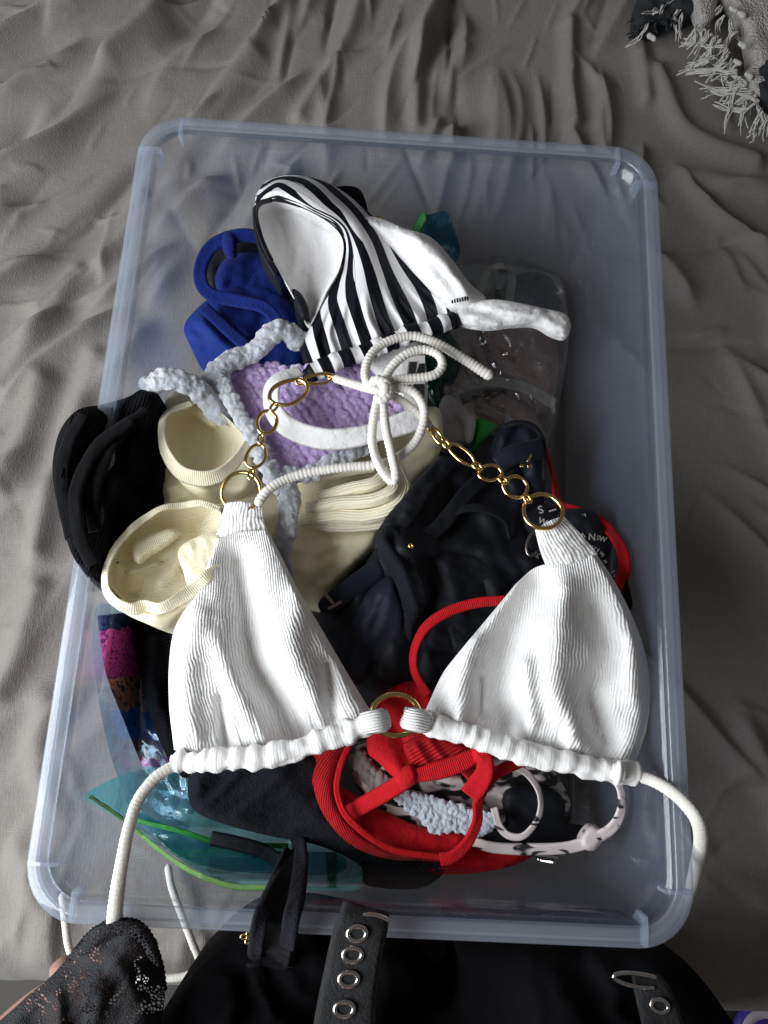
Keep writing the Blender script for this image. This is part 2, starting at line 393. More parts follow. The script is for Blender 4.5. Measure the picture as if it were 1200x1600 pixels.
M_red = fabric('red_swim', (.50, .008, .014), .75, .03, weave=2600, weaveh=.0002, crinkle=(150, .0012), var=.12, spec=.15)
M_redrib = fabric('red_rib', (.52, .009, .015), .8, .03, spec=.15, rib=.0026, ribh=.0008, weave=2000, var=.08)
M_redst = fabric('red_strap_knit', (.50, .008, .014), .8, .03, rib=.0014, ribh=.00014, crinkle=(200, .0008), var=.12, spec=.15)
M_lilac = fabric('lilac_chenille', (.70, .54, .88), .95, .2, crinkle=(330, .0012), weave=1200, weaveh=.0010, var=.10, spec=.03, sss=1)
M_grey = fabric('grey_chenille', (.60, .62, .67), .95, .2, crinkle=(330, .0012), weave=1200, weaveh=.0010, var=.12, spec=.03, sss=1)
M_brown = fabric('brown_cloth', (.48, .29, .26), .8, .1, weave=1500, crinkle=(60, .004), var=.5)
M_taupe = fabric('taupe_strap', (.48, .43, .40), .8, .1, var=.1)
M_white2 = fabric('dull_white_cloth', (.55, .50, .50), .8, .1, var=.05)
M_green = fabric('green_plastic', (.02, .27, .03), .45, 0, var=.1, spec=.5)
M_lime = fabric('lime_zip', (.16, .34, .09), .5, 0, var=.1, spec=.5)
M_gold = metal('gold', (.83, .60, .25), .14); M_gun = metal('gunmetal', (.30, .25, .23), .3); M_steel = metal('steel', (.62, .60, .58), .2)
M_skin = fabric('skin', (.30, .165, .13), .6, .05, weave=700, weaveh=.0002, var=.08)
M_tub = film('tub_plastic', (.965, .975, .99), .075, (.58, .69, .94), .2, .0008, 22, 1.0, .04)
M_base_shade = film('tub_base_shaded_plastic', (.70, .69, .69), .015, (.5, .5, .5), .2, .0003, 40, .8)  # greyer, less hazy than the walls: shade on the tub floor put into its tint
M_rim = film('tub_rim_plastic', (.95, .965, .985), .25, (.72, .79, .92), .12, .0003, 40, 1.0, .03)
M_bag = film('teal_bag_film', (.78, .95, .965), .26, (.32, .82, .86), .09, .006, 16, 2.0, .12)
M_clear = film('clear_bag_film', (.93, .96, .96), .03, (.45, .55, .60), .05, .006, 22, 2.2)
M_bagd = film('blue_bag_film', (.35, .60, .70), .22, (.08, .34, .48), .06, .003, 60, 1.2)

# ------------------------------------------------------------------ setting: bed, floor
def bed():
    xs = np.arange(-.80, .81, .0025); ys = np.arange(-.372, .70, .0025)
    X, Y = np.meshgrid(xs, ys); nx, ny = len(xs), len(ys)
    x, y = X.ravel(), Y.ravel()
    # photo pixels of the bed plane, to lay the folds where they are
    q = (np.stack([x, y, 0*x], 1)-CAM) @ RM.T; px = 600+F*q[:, 0]/-q[:, 2]; py = 800-F*q[:, 1]/-q[:, 2]
    G = np.random.default_rng(21)
    h = .0022*fbm(x/.11, y/.11, 30, 2)
    X2, Y2 = x.reshape(ny, nx), y.reshape(ny, nx); H = h.reshape(ny, nx)
    def strokes(n, reg, ang, spread, ln, wd, amp):
        """cloth folds: long soft ridges, steeper on one side, fading at both ends"""
        for _ in range(n):
            a_ = G.uniform(reg[0], reg[2]); b_ = G.uniform(reg[1], reg[3]); c = U(a_, b_, 0)[0]
            th = math.radians(ang(a_, b_) if callable(ang) else ang)+G.normal(0, spread); L_ = G.uniform(*ln)*.5; w_ = G.uniform(*wd); A = 1.9*G.uniform(*amp)*G.choice([1, 1, 1, -.8])
            i0, i1 = np.searchsorted(xs, [c[0]-L_-.05, c[0]+L_+.05]); j0, j1 = np.searchsorted(ys, [c[1]-L_-.05, c[1]+L_+.05])
            if i1-i0 < 2 or j1-j0 < 2: continue
            dx, dy = X2[j0:j1, i0:i1]-c[0], Y2[j0:j1, i0:i1]-c[1]
            u_ = dx*math.cos(th)+dy*math.sin(th); k_ = G.normal(0, 1.3); wv = G.uniform(0, 6)
            v_ = -dx*math.sin(th)+dy*math.cos(th) - k_*u_*u_ - .003*np.sin(u_*30+wv)
            t_ = np.clip(1-np.abs(u_)/L_, 0, 1); sk = G.uniform(.5, 1)
            ww = np.where(v_ > 0, w_*sk, w_*(1.9-sk))*(.75+.5*t_)
            H[j0:j1, i0:i1] += A*smooth(t_*1.5)*np.exp(-np.abs(v_/ww)**1.45)
    def fan(a_, b_): return 47+28*min(1, max(0, (a_-150)/350.))+14*min(1, max(0, (a_-600)/400.))
    strokes(46, (-150,-150,420,620), fan, .16, (.10,.26), (.007,.014), (.005,.012))
    strokes(34, (350,-150,1000,330), fan, .18, (.06,.24), (.004,.012), (.002,.009))
    strokes(80, (-100,-150,1000,500), fan, .3, (.05,.14), (.0028,.005), (.0014,.0034))
    strokes(120, (-100,-150,1000,500), fan, .5, (.02,.07), (.0016,.003), (.0007,.0016))
    strokes(60, (-100,500,1350,1590), 40, 1.2, (.02,.06), (.0016,.003), (.0004,.0010))
    strokes(22, (900,-50,1350,700), 100, .5, (.08,.22), (.006,.013), (.003,.008))
    strokes(26, (1000,250,1350,1500), -28, .4, (.10,.28), (.006,.014), (.003,.007))
    strokes(26, (950,0,1350,1500), 30, .9, (.04,.12), (.003,.006), (.0008,.002))
    strokes(24, (-200,600,180,1500), 66, .22, (.12,.30), (.008,.018), (.002,.005))
    strokes(24, (-100,700,330,1580), 62, .5, (.05,.13), (.003,.006), (.0006,.0013))
    strokes(12, (0,1330,340,1590), 100, .5, (.06,.14), (.005,.010), (.001,.0025))
    h = H.ravel()
    P = np.stack([px, py], 1)
    for line, amp, wid in ([[(1030,110),(1062,190),(1110,225),(1180,250)],.010,15], [[(0,310),(70,250),(120,190),(170,110)],.012,22],
                           [[(150,400),(250,300),(330,190),(400,90)],.010,18], [[(560,0),(535,70),(470,180)],.010,13], [[(420,40),(350,130),(300,200)],.009,13],
                           [[(700,0),(660,60),(650,190)],.008,11], [[(890,40),(890,120),(898,190)],.011,11], [[(1000,70),(1010,150)],.008,12],
                           [[(1060,270),(1130,280),(1200,300)],.006,12], [[(75,1100),(62,1180),(80,1250)],.010,24], [[(70,600),(30,700),(0,760)],.010,20],
                           [[(150,560),(90,720),(60,860)],.009,18], [[(120,420),(60,520),(0,600)],.011,18], [[(60,920),(30,1020),(0,1080)],.010,20],
                           [[(215,300),(150,400),(60,480)],.010,16], [[(30,1330),(70,1420),(60,1500)],.009,26]):
        l = cr(line, step=15); d = polydist(P, l); L0 = np.linalg.norm(l-l[0], axis=1).max()+1
        e = np.minimum(np.linalg.norm(P-l[0], axis=1), np.linalg.norm(P-l[-1], axis=1))
        h += amp*np.exp(-(d/wid)**2)
    # flat and slightly pressed in under the tub
    flat = np.maximum(np.abs(x)/.20, np.abs(y)/.285); k = smooth((flat-.93)/.25)
    h = h*k - .003*(1-k) - .004
    # front edge rolls over
    e = np.clip((-.335-y)/.037, 0, 1); h = h*(1-.6*e) - .035*e**2.5
    V = np.stack([x, y+.004*fbm(x/.08, y*0, 40)*(y < -.33), np.minimum(h, .03)], 1)
    hem = V.reshape(ny, nx, 3)[0].copy(); hem[:, 2] -= .22; hem[:, 1] += .012     # overhang down to the mattress side
    V = np.vstack([hem, V]); ny += 1
    idx = np.arange(nx*ny).reshape(ny, nx); f = np.stack([idx[:-1, :-1], idx[:-1, 1:], idx[1:, 1:], idx[1:, :-1]], -1).reshape(-1, 4)
    M, N, L, Pb = nt('grey_sheet_cloth'); tc = N.new('ShaderNodeTexCoord'); ob = tc.outputs['Object']
    c = mix_(N, L, noise_(N, L, ob, 9, 5), (.165, .150, .137), (.205, .188, .173))
    mpb = N.new('ShaderNodeMapping'); L.new(ob, mpb.inputs[0]); mpb.inputs['Scale'].default_value = (1, .12, 1); mpb.inputs['Rotation'].default_value = (0, 0, .15)
    mpc = N.new('ShaderNodeMapping'); L.new(ob, mpc.inputs[0]); mpc.inputs['Scale'].default_value = (.12, 1, 1); mpc.inputs['Rotation'].default_value = (0, 0, .15)
    slub = math_(N, L, 'ADD', noise_(N, L, mpb.outputs[0], 900, 3), noise_(N, L, mpc.outputs[0], 900, 3))
    c = mix_(N, L, math_(N, L, 'MULTIPLY_ADD', slub, 1.3, -.8), c, (.235, .217, .202)); L.new(c, Pb.inputs['Base Color'])
    Pb.inputs['Roughness'].default_value = .8; Pb.inputs['Specular IOR Level'].default_value = .2; Pb.inputs['Sheen Weight'].default_value = .12
    n1 = bump_(N, L, slub, .0004)
    n2 = bump_(N, L, noise_(N, L, ob, 40, 3, .5, .3), .003, .25, n1); L.new(n2, Pb.inputs['Normal'])
    o = mk('bed_sheet', V, f.tolist(), M); o['kind'] = 'structure'
    M2, N, L, Pb = nt('dark_floor_wood'); tc = N.new('ShaderNodeTexCoord')
    L.new(mix_(N, L, noise_(N, L, tc.outputs['Object'], 30, 5), (.03, .024, .02), (.05, .042, .035)), Pb.inputs['Base Color'])
    o = mk('floor', [(-2.5, -2.5, -.46), (2.5, -2.5, -.46), (2.5, 2.5, -.46), (-2.5, 2.5, -.46)], [(0, 1, 2, 3)], M2); o['kind'] = 'structure'
bed()

# ------------------------------------------------------------------ the tub
def rrect(hw, hl, r, n=10):
    p = []
    for cx_, cy_, a0 in ((hw-r, hl-r, 0), (-hw+r, hl-r, 90), (-hw+r, -hl+r, 180), (hw-r, -hl+r, 270)):
        for k in range(n+1):
            a = math.radians(a0+90*k/n); p.append((cx_+r*math.cos(a), cy_+r*math.sin(a)))
    return p
HW, HL = .195, .2748
def loft(name, prof, root, mat, closed=False, caps=()):
    V, Fc = [], []
    for ins, z in prof:
        V += [(a, b, z) for a, b in rrect(HW-ins, HL-ins, max(.012, .034-ins*.75))]
    k = 44; n = len(prof)
    for i in range(n if closed else n-1):
        for j in range(k):
            a, b = i*k+j, i*k+(j+1) % k; c, d = ((i+1) % n)*k+j, ((i+1) % n)*k+(j+1) % k; Fc.append((a, b, d, c))
    for i, up in caps: Fc.append([i*k+j for j in (range(k) if up else range(k-1, -1, -1))])
    o = mk(name, V, Fc, mat, root)
    return o
tub = thing('storage_tub', 'large clear plastic storage tub with rounded rim, standing on the grey bed sheet', 'storage tub', (0, 0, 0))
body = loft('body', [(.026, .0005), (.0222, .003), (.0142, .1365), (.0132, .140), (.0126, .143), (.0110, .1640), (.0128, .1640), (.0144, .1425), (.0151, .1395), (.0160, .1355), (.0238, .0060), (.0285, .0028)], tub, M_tub, caps=())
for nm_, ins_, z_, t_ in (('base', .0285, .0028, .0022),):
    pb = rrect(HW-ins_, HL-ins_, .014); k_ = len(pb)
    mk(nm_, [(a, b, z_) for a, b in pb]+[(a, b, z_-t_) for a, b in pb], [list(range(k_)), list(range(2*k_-1, k_-1, -1))]+[[i, i+k_, (i+1) % k_+k_, (i+1) % k_] for i in range(k_)], M_base_shade, tub, flat=True)
loft('rim', [(.0106, .1590), (.0020, .1584), (.0014, .1500), (0, .1500), (.0002, .1642), (.0012, .1652), (.0096, .1652), (.0106, .1645)], tub, M_rim, closed=True)
def fin(x, y, nx_, ny_):
    t = .0011; tx, ty = -ny_*t, nx_*t; V = []
    for s in (-1, 1):
        for a, z in ((0.001, .1650), (.001, .159), (.0117, .159), (.0125, .1465), (.0185, .155), (.0175, .1662), (.009, .1668)):
            V.append((x-nx_*a+s*tx, y-ny_*a+s*ty, z))
    k = 7; f = [list(range(k)), list(range(2*k-1, k-1, -1))]+[[i, i+k, (i+1) % k+k, (i+1) % k] for i in range(k)]
    mk('corner_rib', V, f, M_rim, tub, flat=True)
for sx_ in (-1, 1):
    for sy_ in (-1, 1):
        fin(sx_*HW, sy_*(HL-.031), sx_, 0); fin(sx_*(HW-.030), sy_*HL, 0, sy_)

# ------------------------------------------------------------------ heap: lowest things first
# clear bag with brown clothes, back right
T_ = thing('zip_bag', 'clear plastic zip bag of brown clothes lying on the tub floor under the white flap', 'plastic bag', U(790, 560, .006)[0])
lump('film', T_, [(690,640),(675,560),(690,470),(720,415),(790,400),(850,420),(882,450),(888,540),(872,640),(862,700),(845,715),(800,690),(760,680),(720,665)], [(690,640,.028),(720,440,.028),(860,450,.02),(790,560,.038),(860,680,.018)], M_clear, bulge=.012, er=40, thick=.0004, wr=(.007, 34, 60, 3), seed=3, drop=.002)
bz = [(695,630,.03),(860,640,.015),(790,540,.024),(860,450,.012),(720,440,.018)]
lump('folded_cloth', T_, [(690,625),(685,560),(705,500),(780,490),(850,500),(872,560),(855,640),(790,600),(740,605)], bz, M_brown, bulge=.010, er=30, thick=.012, wr=(.005, 32, 20, 3), seed=4, drop=.004)
lump('dark_cloth', T_, [(790,440),(840,425),(875,455),(880,520),(830,520),(790,490)], .010, fabric('blue_grey_cloth', (.035,.045,.055), .8, crinkle=(80,.003), var=.6), bulge=.01, er=20, thick=.008, wr=(.004,20,30,2), seed=5)
lump('dark_cloth', T_, [(720,640),(770,610),(830,640),(850,690),(790,680),(740,665)], .010, M_brown, bulge=.01, er=20, thick=.008, wr=(.004,20,30,2), seed=6)
ribbon('strap', T_, [(700,612,.034),(760,596,.036),(820,605,.03),(868,632,.022)], .0115, M_taupe)
ribbon('strap', T_, [(745,480,.026),(760,430,.032),(785,415,.032),(800,435,.032),(790,500,.028)], .008, M_taupe, wob=.4)
# small green clip, white folded cloth
T_ = thing('folded_cloth', 'small folded dull white cloth between the clear bag and the gold chain', 'cloth', U(715, 660, .03)[0])
lump('panel', T_, [(688,628),(705,618),(740,655),(735,690),(695,700),(683,670)], .048, M_white2, bulge=.006, er=14, thick=.012, wr=(.002,18,80,3), seed=8)
lump('fold', T_, [(712,640),(742,652),(738,688),(728,690),(722,665)], .055, M_white2, bulge=.003, er=8, thick=.005, s=5, seed=9)
T_ = thing('green_tie', 'bright green plastic tie with a thin tail beside the black nylon pouch', 'plastic tie', U(755, 675, .03)[0])
lump('tab', T_, [(742,655),(775,662),(772,672),(752,690),(742,690)], .046, M_green, bulge=.003, er=8, thick=.004, s=5, seed=10)
ribbon('tail', T_, [(748,685,.046),(742,700,.042),(733,712,.036)], .004, M_green, wob=.3)
# blue-green bag, back centre
T_ = thing('zip_bag', 'blue green zip bag peaking behind the striped bikini top', 'plastic bag', U(680, 400, .03)[0])
lump('film', T_, [(640,400),(652,345),(672,335),(694,330),(702,338),(718,385),(715,402),(690,430),(650,430)], [(694,335,.095),(650,420,.06),(715,400,.05)], M_bagd, bulge=.006, er=12, thick=.003, s=5, wr=(.004,14,-60,4), seed=11)
ribbon('zip_strip', T_, [(645,385,.085),(655,352,.096),(665,336,.100)], .0075, M_green, wob=.2)
lump('lower_film', T_, [(665,430),(690,500),(720,545),(715,590),(690,640),(660,600),(655,520)], [(690,500,.045),(690,640,.03)], film('green_bag_film', (.16,.42,.33), .3, (.02,.16,.12), .06, .003, 60, 1.2), bulge=.008, er=16, thick=.004, wr=(.004,16,70,3), seed=12)
# floral garment and its bag, left
T_ = thing('zip_bag', 'clear zip bag holding floral swimwear down the tub\'s left wall', 'plastic bag', U(200, 1100, .004)[0])
lump('film', T_, [(147,965),(160,945),(225,950),(280,1080),(300,1190),(300,1290),(225,1300),(190,1230),(165,1150),(148,1050)], [(160,960,.075),(180,1150,.05),(260,1290,.05),(260,1050,.072)], film('pale_bag_film', (.82,.91,.96), .06, (.42,.60,.80), .09, .005, 20, 1.6), bulge=.006, er=16, thick=.0006, wr=(.004,26,60,3), seed=14)
def floral_mat():
    M, N, L, P = nt('floral_print'); tc = N.new('ShaderNodeTexCoord'); sp = N.new('ShaderNodeSeparateXYZ'); L.new(tc.outputs['UV'], sp.inputs[0])
    rp = N.new('ShaderNodeValToRGB'); cr_ = rp.color_ramp; cr_.interpolation = 'CONSTANT'
    stops = [(0, (.012,.03,.12)), (.09, (.75,.08,.38)), (.40, (.85,.36,.22)), (.62, (.03,.20,.75)), (.82, (.25,.05,.10)), (.95, (.5,.04,.22))]
    while len(cr_.elements) < len(stops): cr_.elements.new(.5)
    for e, (p, c) in zip(cr_.elements, stops): e.position = p; e.color = (*c, 1)
    L.new(math_(N, L, 'ADD', sp.outputs[1], math_(N, L, 'MULTIPLY_ADD', noise_(N, L, tc.outputs['UV'], 5, 3), .14, -.07)), rp.inputs[0])
    vo = N.new('ShaderNodeTexVoronoi'); vo.inputs['Scale'].default_value = 11; L.new(tc.outputs['UV'], vo.inputs['Vector'])
    fl = mix_(N, L, math_(N, L, 'LESS_THAN', vo.outputs['Distance'], .42), rp.outputs[0], (.62, .30, .22))
    fl = mix_(N, L, math_(N, L, 'GREATER_THAN', noise_(N, L, tc.outputs['UV'], 16, 3), .56), fl, (.04, .03, .08))
    band = math_(N, L, 'ADD', math_(N, L, 'MULTIPLY', math_(N, L, 'GREATER_THAN', sp.outputs[1], .40), math_(N, L, 'LESS_THAN', sp.outputs[1], .60)), math_(N, L, 'MULTIPLY', math_(N, L, 'GREATER_THAN', sp.outputs[1], .82), math_(N, L, 'LESS_THAN', sp.outputs[1], .95)))
    L.new(mix_(N, L, band, rp.outputs[0], fl), P.inputs['Base Color']); P.inputs['Roughness'].default_value = .5
    return M
T2 = thing('floral_swimsuit', 'magenta and blue floral swimwear folded inside the clear bag at the tub\'s left wall', 'swimwear', U(200, 1100, .01)[0])
patch('folded_panel', T2, [(152,962),(215,955)], [(222,1198),(285,1200)], [(152,962),(165,1050),(195,1130),(222,1198)], [(215,955),(245,1050),(270,1130),(285,1200)],
      lambda u, v, px, py: .062-.022*v + .010*np.sqrt(np.clip(1-(2*u-1)**4, 0, 1)) + .003*fbm(px/25, py/14, 3), floral_mat(), 30, 60, .014)
# teal bag, front left
T_ = thing('zip_bag', 'teal zip bag with green zip strips lying flat at the tub\'s front left', 'plastic bag', U(330, 1320, .004)[0])
tz = [(140,1245,.055),(300,1250,.052),(350,1350,.040),(530,1350,.05),(540,1390,.04),(250,1310,.045)]
lump('film', T_, [(136,1240),(200,1208),(290,1200),(380,1260),(460,1300),(560,1335),(563,1388),(480,1391),(400,1388),(330,1370),(262,1330),(205,1292),(150,1258)], tz, M_bag, bulge=.004, er=14, thick=.0006, wr=(.004,22,25,4), seed=16)
lump('lower_fold', T_, [(205,1262),(260,1290),(330,1318),(430,1330),(530,1335),(530,1365),(430,1365),(340,1358),(270,1330)], [(p[0], p[1], p[2]-.008) for p in tz], film('teal_fold_film', (.30,.74,.82), .3, (.04,.44,.54), .06, .003, 60, 1.2), bulge=.004, er=12, thick=.001, wr=(.002,14,15,5), seed=17)
ribbon('zip_strip', T_, [(140,1244,.062),(190,1278,.055),(245,1325,.050),(300,1362,.046),(360,1384,.044),(420,1387,.044)], .0034, M_lime, wob=.2, t=.0007)
ribbon('zip_strip', T_, [(215,1282,.060),(280,1298,.060),(350,1318,.060),(450,1322,.058)], .0036, M_green, wob=.2, t=.0007)
lump('zip_slider', T_, [(508,1332),(526,1332),(527,1387),(510,1387)], .050, fabric('green_slider', (.0,.20,.10), .3, 0, spec=.5), bulge=.002, er=5, thick=.002, s=4, closed_smooth=False)

# blue terry top
T_ = thing('blue_bikini_top', 'royal blue terry bikini top with a looped strap, left of the striped top', 'bikini top', U(370, 500, .02)[0])
lump('cup', T_, [(288,508),(312,478),(345,455),(400,440),(450,470),(480,520),(478,570),(430,586),(380,578),(325,555),(296,535)], [(288,508,.085),(400,460,.075),(430,560,.078)], M_blues, bulge=.012, er=24, thick=.05, folds=[([(315,500),(360,545),(400,565)],.007,9),([(350,490),(390,530)],.006,10),([(420,470),(400,530)],-.006,12)], wr=(.003,20,40,3), seed=20)
lump('back_panel', T_, [(318,440),(330,395),(372,372),(420,385),(455,440),(460,490),(400,480),(350,470)], [(372,380,.07),(400,470,.062)], M_black, bulge=.008, er=18, thick=.05, wr=(.004,18,-50,3), seed=21)
lump('cup_lining', T_, [(338,450),(345,412),(375,395),(415,400),(445,440),(440,480),(380,478)], [(372,400,.08),(400,470,.072)], M_blue, bulge=.006, er=16, thick=.02, wr=(.004,14,-55,3), seed=22)
ribbon('strap', T_, [(412,372,.108),(375,368,.112),(335,382,.110),(316,410,.106),(314,440,.104),(330,460,.103),(370,470,.102),(410,480,.101),(430,500,.098),(428,530,.095)], .0108, M_blue, roll=[20,20,10,-10,-20,0,10], t=.0045, cup=.2)
lump('strap_keeper', T_, [(347,364),(366,364),(368,394),(350,394)], .112, M_blue, bulge=.005, er=8, thick=.006, s=4)
ribbon('seam_band', T_, [(318,480,.102),(355,515,.100),(400,555,.098)], .010, M_blue, t=.003)

# black things behind
T_ = thing('black_garment', 'black garment mostly hidden behind the peak of the striped bikini top', 'swimwear', U(545, 320, .03)[0])
lump('panel', T_, [(515,300),(530,291),(555,292),(568,305),(575,340),(560,380),(520,360)], .075, M_black, bulge=.008, er=14, thick=.04, seed=24)
ring('buckle', T_, (592,342,.085), 7, 4, .001, M_gold, 20)
lump('lower_panel', T_, [(420,470),(480,480),(480,580),(440,560),(425,520)], .07, M_black, bulge=.006, er=14, thick=.04, seed=25)

# ------------------------------------------------------------------ cream swimsuit
T_ = thing('cream_swimsuit', 'cream ribbed swimsuit with smooth lining, two leg openings and a twisted knot', 'swimsuit', U(400, 830, .03)[0])
cz = [(250,700,.110),(330,770,.118),(480,740,.108),(680,660,.085),(640,760,.090),(590,840,.095),(510,940,.100),(440,900,.110),(290,980,.120),(170,920,.128),(250,780,.125)]
lump('lining', T_, [(250,690),(300,740),(390,745),(470,720),(560,690),(640,650),(680,635),(692,665),(684,715),(640,775),(600,828),(590,852),(530,915),(512,950),(470,946),(400,960),(300,985),(284,994),(225,972),(172,925),(168,880),(205,820),(255,790),(245,740)], cz, M_cream, bulge=.010, er=26, thick=.030,
     folds=[([(300,780),(360,800),(430,800)],.004,18),([(480,890),(530,870),(585,850)],.006,22),([(330,770),(300,790),(250,800)],-.006,16),([(640,660),(610,720),(560,760)],-.008,16),([(470,940),(520,860)],-.003,20)], wr=(.004,34,-25,3), seed=30)
# upper leg opening: ribbed hollow with a rolled lip
def hollow(zr, depth, er): return lambda P, d: -depth*np.sqrt(np.clip(1-(1-np.clip(d/er, 0, 1))**2, 0, 1))
lump('leg_inside', T_, [(252,655),(300,628),(345,645),(385,688),(372,712),(330,738),(285,742),(258,708)], [(252,655,.146),(300,630,.140),(385,690,.146),(290,742,.150)], M_creamrib, bulge=0, er=30, thick=.002, s=5, zmod=hollow(0,.026,45), uvang=0, seed=31)
ribbon('leg_band', T_, [(300,630,.142),(262,645,.148),(253,670,.152),(258,705,.155),(282,738,.156),(318,748,.156),(350,738,.154),(375,712,.150),(388,688,.146)], [.006,.009,.011,.012,.013,.013,.011,.008,.005], M_creamrib, roll=[-20,-45,-55,-55,-50,-45,-35,-20], t=.0016, cup=.12, wob=.1)
lump('front_panel', T_, [(262,700),(300,748),(345,748),(388,700),(400,720),(390,765),(350,790),(310,775),(275,745)], [(262,700,.136),(300,750,.146),(390,705,.138),(360,785,.126)], M_cream, bulge=.006, er=18, thick=.02, s=6, folds=[([(275,720),(320,762),(380,765)],.003,10)], seed=32)
lump('side_panel', T_, [(258,650),(262,618),(285,612),(310,632),(350,650),(330,665),(290,640)], .128, M_cream, bulge=.004, er=12, thick=.012, seed=33)
# lower leg opening
lump('leg_inside', T_, [(342,794),(290,786),(222,808),(174,856),(162,905),(184,948),(245,950),(304,924),(348,886)], [(340,800,.152),(168,905,.156),(245,942,.156),(345,885,.150)], M_creamrib, bulge=0, er=40, thick=.002, s=5, zmod=hollow(0,.024,50), uvang=70, folds=[([(215,870),(240,845),(275,835)],.010,8),([(200,895),(240,880)],.007,7),([(290,830),(280,880),(250,910)],.006,12)], seed=34)
ribbon('leg_band', T_, [(345,796,.154),(315,786,.158),(285,790,.156),(255,793,.161),(225,811,.160),(204,828,.164),(182,856,.162),(166,888,.164),(165,915,.162),(178,938,.165),(205,951,.163),(228,946,.160),(255,949,.163),(300,922,.159),(322,902,.161),(345,888,.154)], [.004,.005,.004,.005,.005,.006,.008,.0095,.010,.009,.008], M_creamrib, roll=[0,20,-15,-5,-35,-20,-45,-40,-50,-35,-30], t=.0016, cup=.14, wob=.35, wrin=.0006)
lump('side_panel', T_, [(166,905),(182,945),(240,955),(300,930),(350,895),(345,940),(300,985),(284,993),(230,975),(185,950)], [(170,920,.150),(240,952,.154),(284,990,.130),(345,900,.148)], M_cream, bulge=.005, er=14, thick=.018, s=6, folds=[([(190,945),(250,962),(320,930)],.003,9)], seed=35)
lump('lining_fold', T_, [(278,862),(300,842),(345,832),(352,880),(318,905),(296,918),(286,892)], [(280,865,.146),(345,835,.150),(300,915,.154)], M_creamrib, bulge=.005, er=12, thick=.004, s=5, uvang=60, wr=(.002,14,60,3), seed=36)
lump('lining_fold', T_, [(205,852),(222,838),(262,826),(280,832),(262,850),(232,868),(214,880)], [(205,855,.148),(280,832,.146)], M_creamrib, bulge=.005, er=9, thick=.004, s=4, uvang=-20, seed=37)
# knot
for pts, wd, rl in (([(470,812,.118),(520,806,.124),(575,806,.128),(615,792,.130),(632,765,.126),(622,735,.118)], .011, -10), ([(480,795,.122),(530,786,.130),(580,782,.134),(612,768,.134),(615,745,.126)], .010, 15),
                    ([(500,778,.120),(545,765,.130),(585,755,.134),(605,735,.128)], .010, 0), ([(455,815,.112),(520,822,.116),(590,818,.118),(625,800,.116)], .010, -20), ([(495,750,.112),(540,735,.122),(585,728,.124)], .009, 10)):
    ribbon('knot_fold', T_, pts, wd, fabric('cream_knot_rib', (.97,.90,.68), .85, .1, rib=.0019, ribh=.0003, axis=1, var=.04, sss=.2) if 'kn' not in globals() else kn, roll=rl, t=.008, cup=-.25, wrin=.0003)
    kn = bpy.data.materials['cream_knot_rib']

# lilac and grey chenille top
T_ = thing('chenille_bikini', 'lilac chenille crochet bikini top edged and strapped in grey, lying across the cream swimsuit', 'bikini top', U(440, 660, .1)[0])
def hexfill(poly, step, z, seed=0, jit=.25, row=True):
    O = cr(poly, step=8, closed=True); lo_, hi_ = O.min(0), O.max(0); g = np.random.default_rng(seed)
    gx, gy = np.meshgrid(np.arange(lo_[0], hi_[0], step), np.arange(lo_[1], hi_[1], step*.85)); gx = gx+(np.arange(gx.shape[0]) % 2)[:, None]*step*.5
    # stitches run in slanted rows
    X = np.stack([gx.ravel(), gy.ravel()], 1) + g.normal(0, jit*step*.5, (gx.size, 2)); X = X[inside(X, O)]
    return U(X[:, 0], X[:, 1], zfield(X, z)+g.uniform(-.0006, .0006, len(X)))
def rowfill(poly, step, gap, ang, z, seed):
    '''stitches packed close along slanted rows'''
    O = cr(poly, step=8, closed=True); c = O.mean(0); a = math.radians(ang); g = np.random.default_rng(seed); r = np.arange(-220, 220, gap); out = []
    for k in r:
        t = np.arange(-220, 220, step)+g.uniform(0, step); w_ = k+2.5*np.sin(t/30+k)+g.normal(0, 1.3, len(t)); t = t+g.normal(0, 1.2, len(t))
        out.append(np.stack([c[0]+t*math.cos(a)-w_*math.sin(a), c[1]+t*math.sin(a)+w_*math.cos(a)], 1))
    X = np.vstack(out); X = X[inside(X, O)]
    return U(X[:, 0], X[:, 1], zfield(X, z)+g.uniform(-.0008, .0008, len(X)))
lz = [(350,575,.126),(430,560,.120),(530,600,.122),(600,620,.120),(640,600,.115),(560,700,.132),(460,740,.136),(390,660,.136)]
lpoly = [(348,572),(400,568),(440,572),(520,570),(600,575),(640,580),(640,620),(600,660),(560,690),(530,715),(470,742),(440,735),(410,690),(385,645),(362,605)]
lump('crochet_backing', T_, lpoly, [(a, b, c-.0022) for a, b, c in lz], M_lilac, bulge=.001, er=8, thick=.004, wr=(.0012,9,58,2), seed=40)
puffs('crochet_panel', T_, rowfill(lpoly, 7.0, 10.5, 58, lz, 41), .0038, M_lilac, 41, .75, rough=.3)
def core(pts, r): cord('strap_core', T_, pts, r*.8, M_grey, cor=.18, per=.006)
def chainp(pts, step, wid, seed, strands=2, twist=.35):
    p = cr(pts, step=step); g = np.random.default_rng(seed); T = np.gradient(p[:, :2], axis=0); T /= np.linalg.norm(T, axis=1)[:, None]; N_ = np.stack([-T[:, 1], T[:, 0]], 1); out = []
    for i in range(len(p)):
        for s_ in range(strands):
            ph = i*twist*3.1416+s_*2*math.pi/strands
            o = N_[i]*math.cos(ph)*wid + g.normal(0, .7, 2); out.append((p[i, 0]+o[0], p[i, 1]+o[1], p[i, 2]+.0018*math.sin(ph)))
    out = np.array(out); return U(out[:, 0], out[:, 1], out[:, 2])
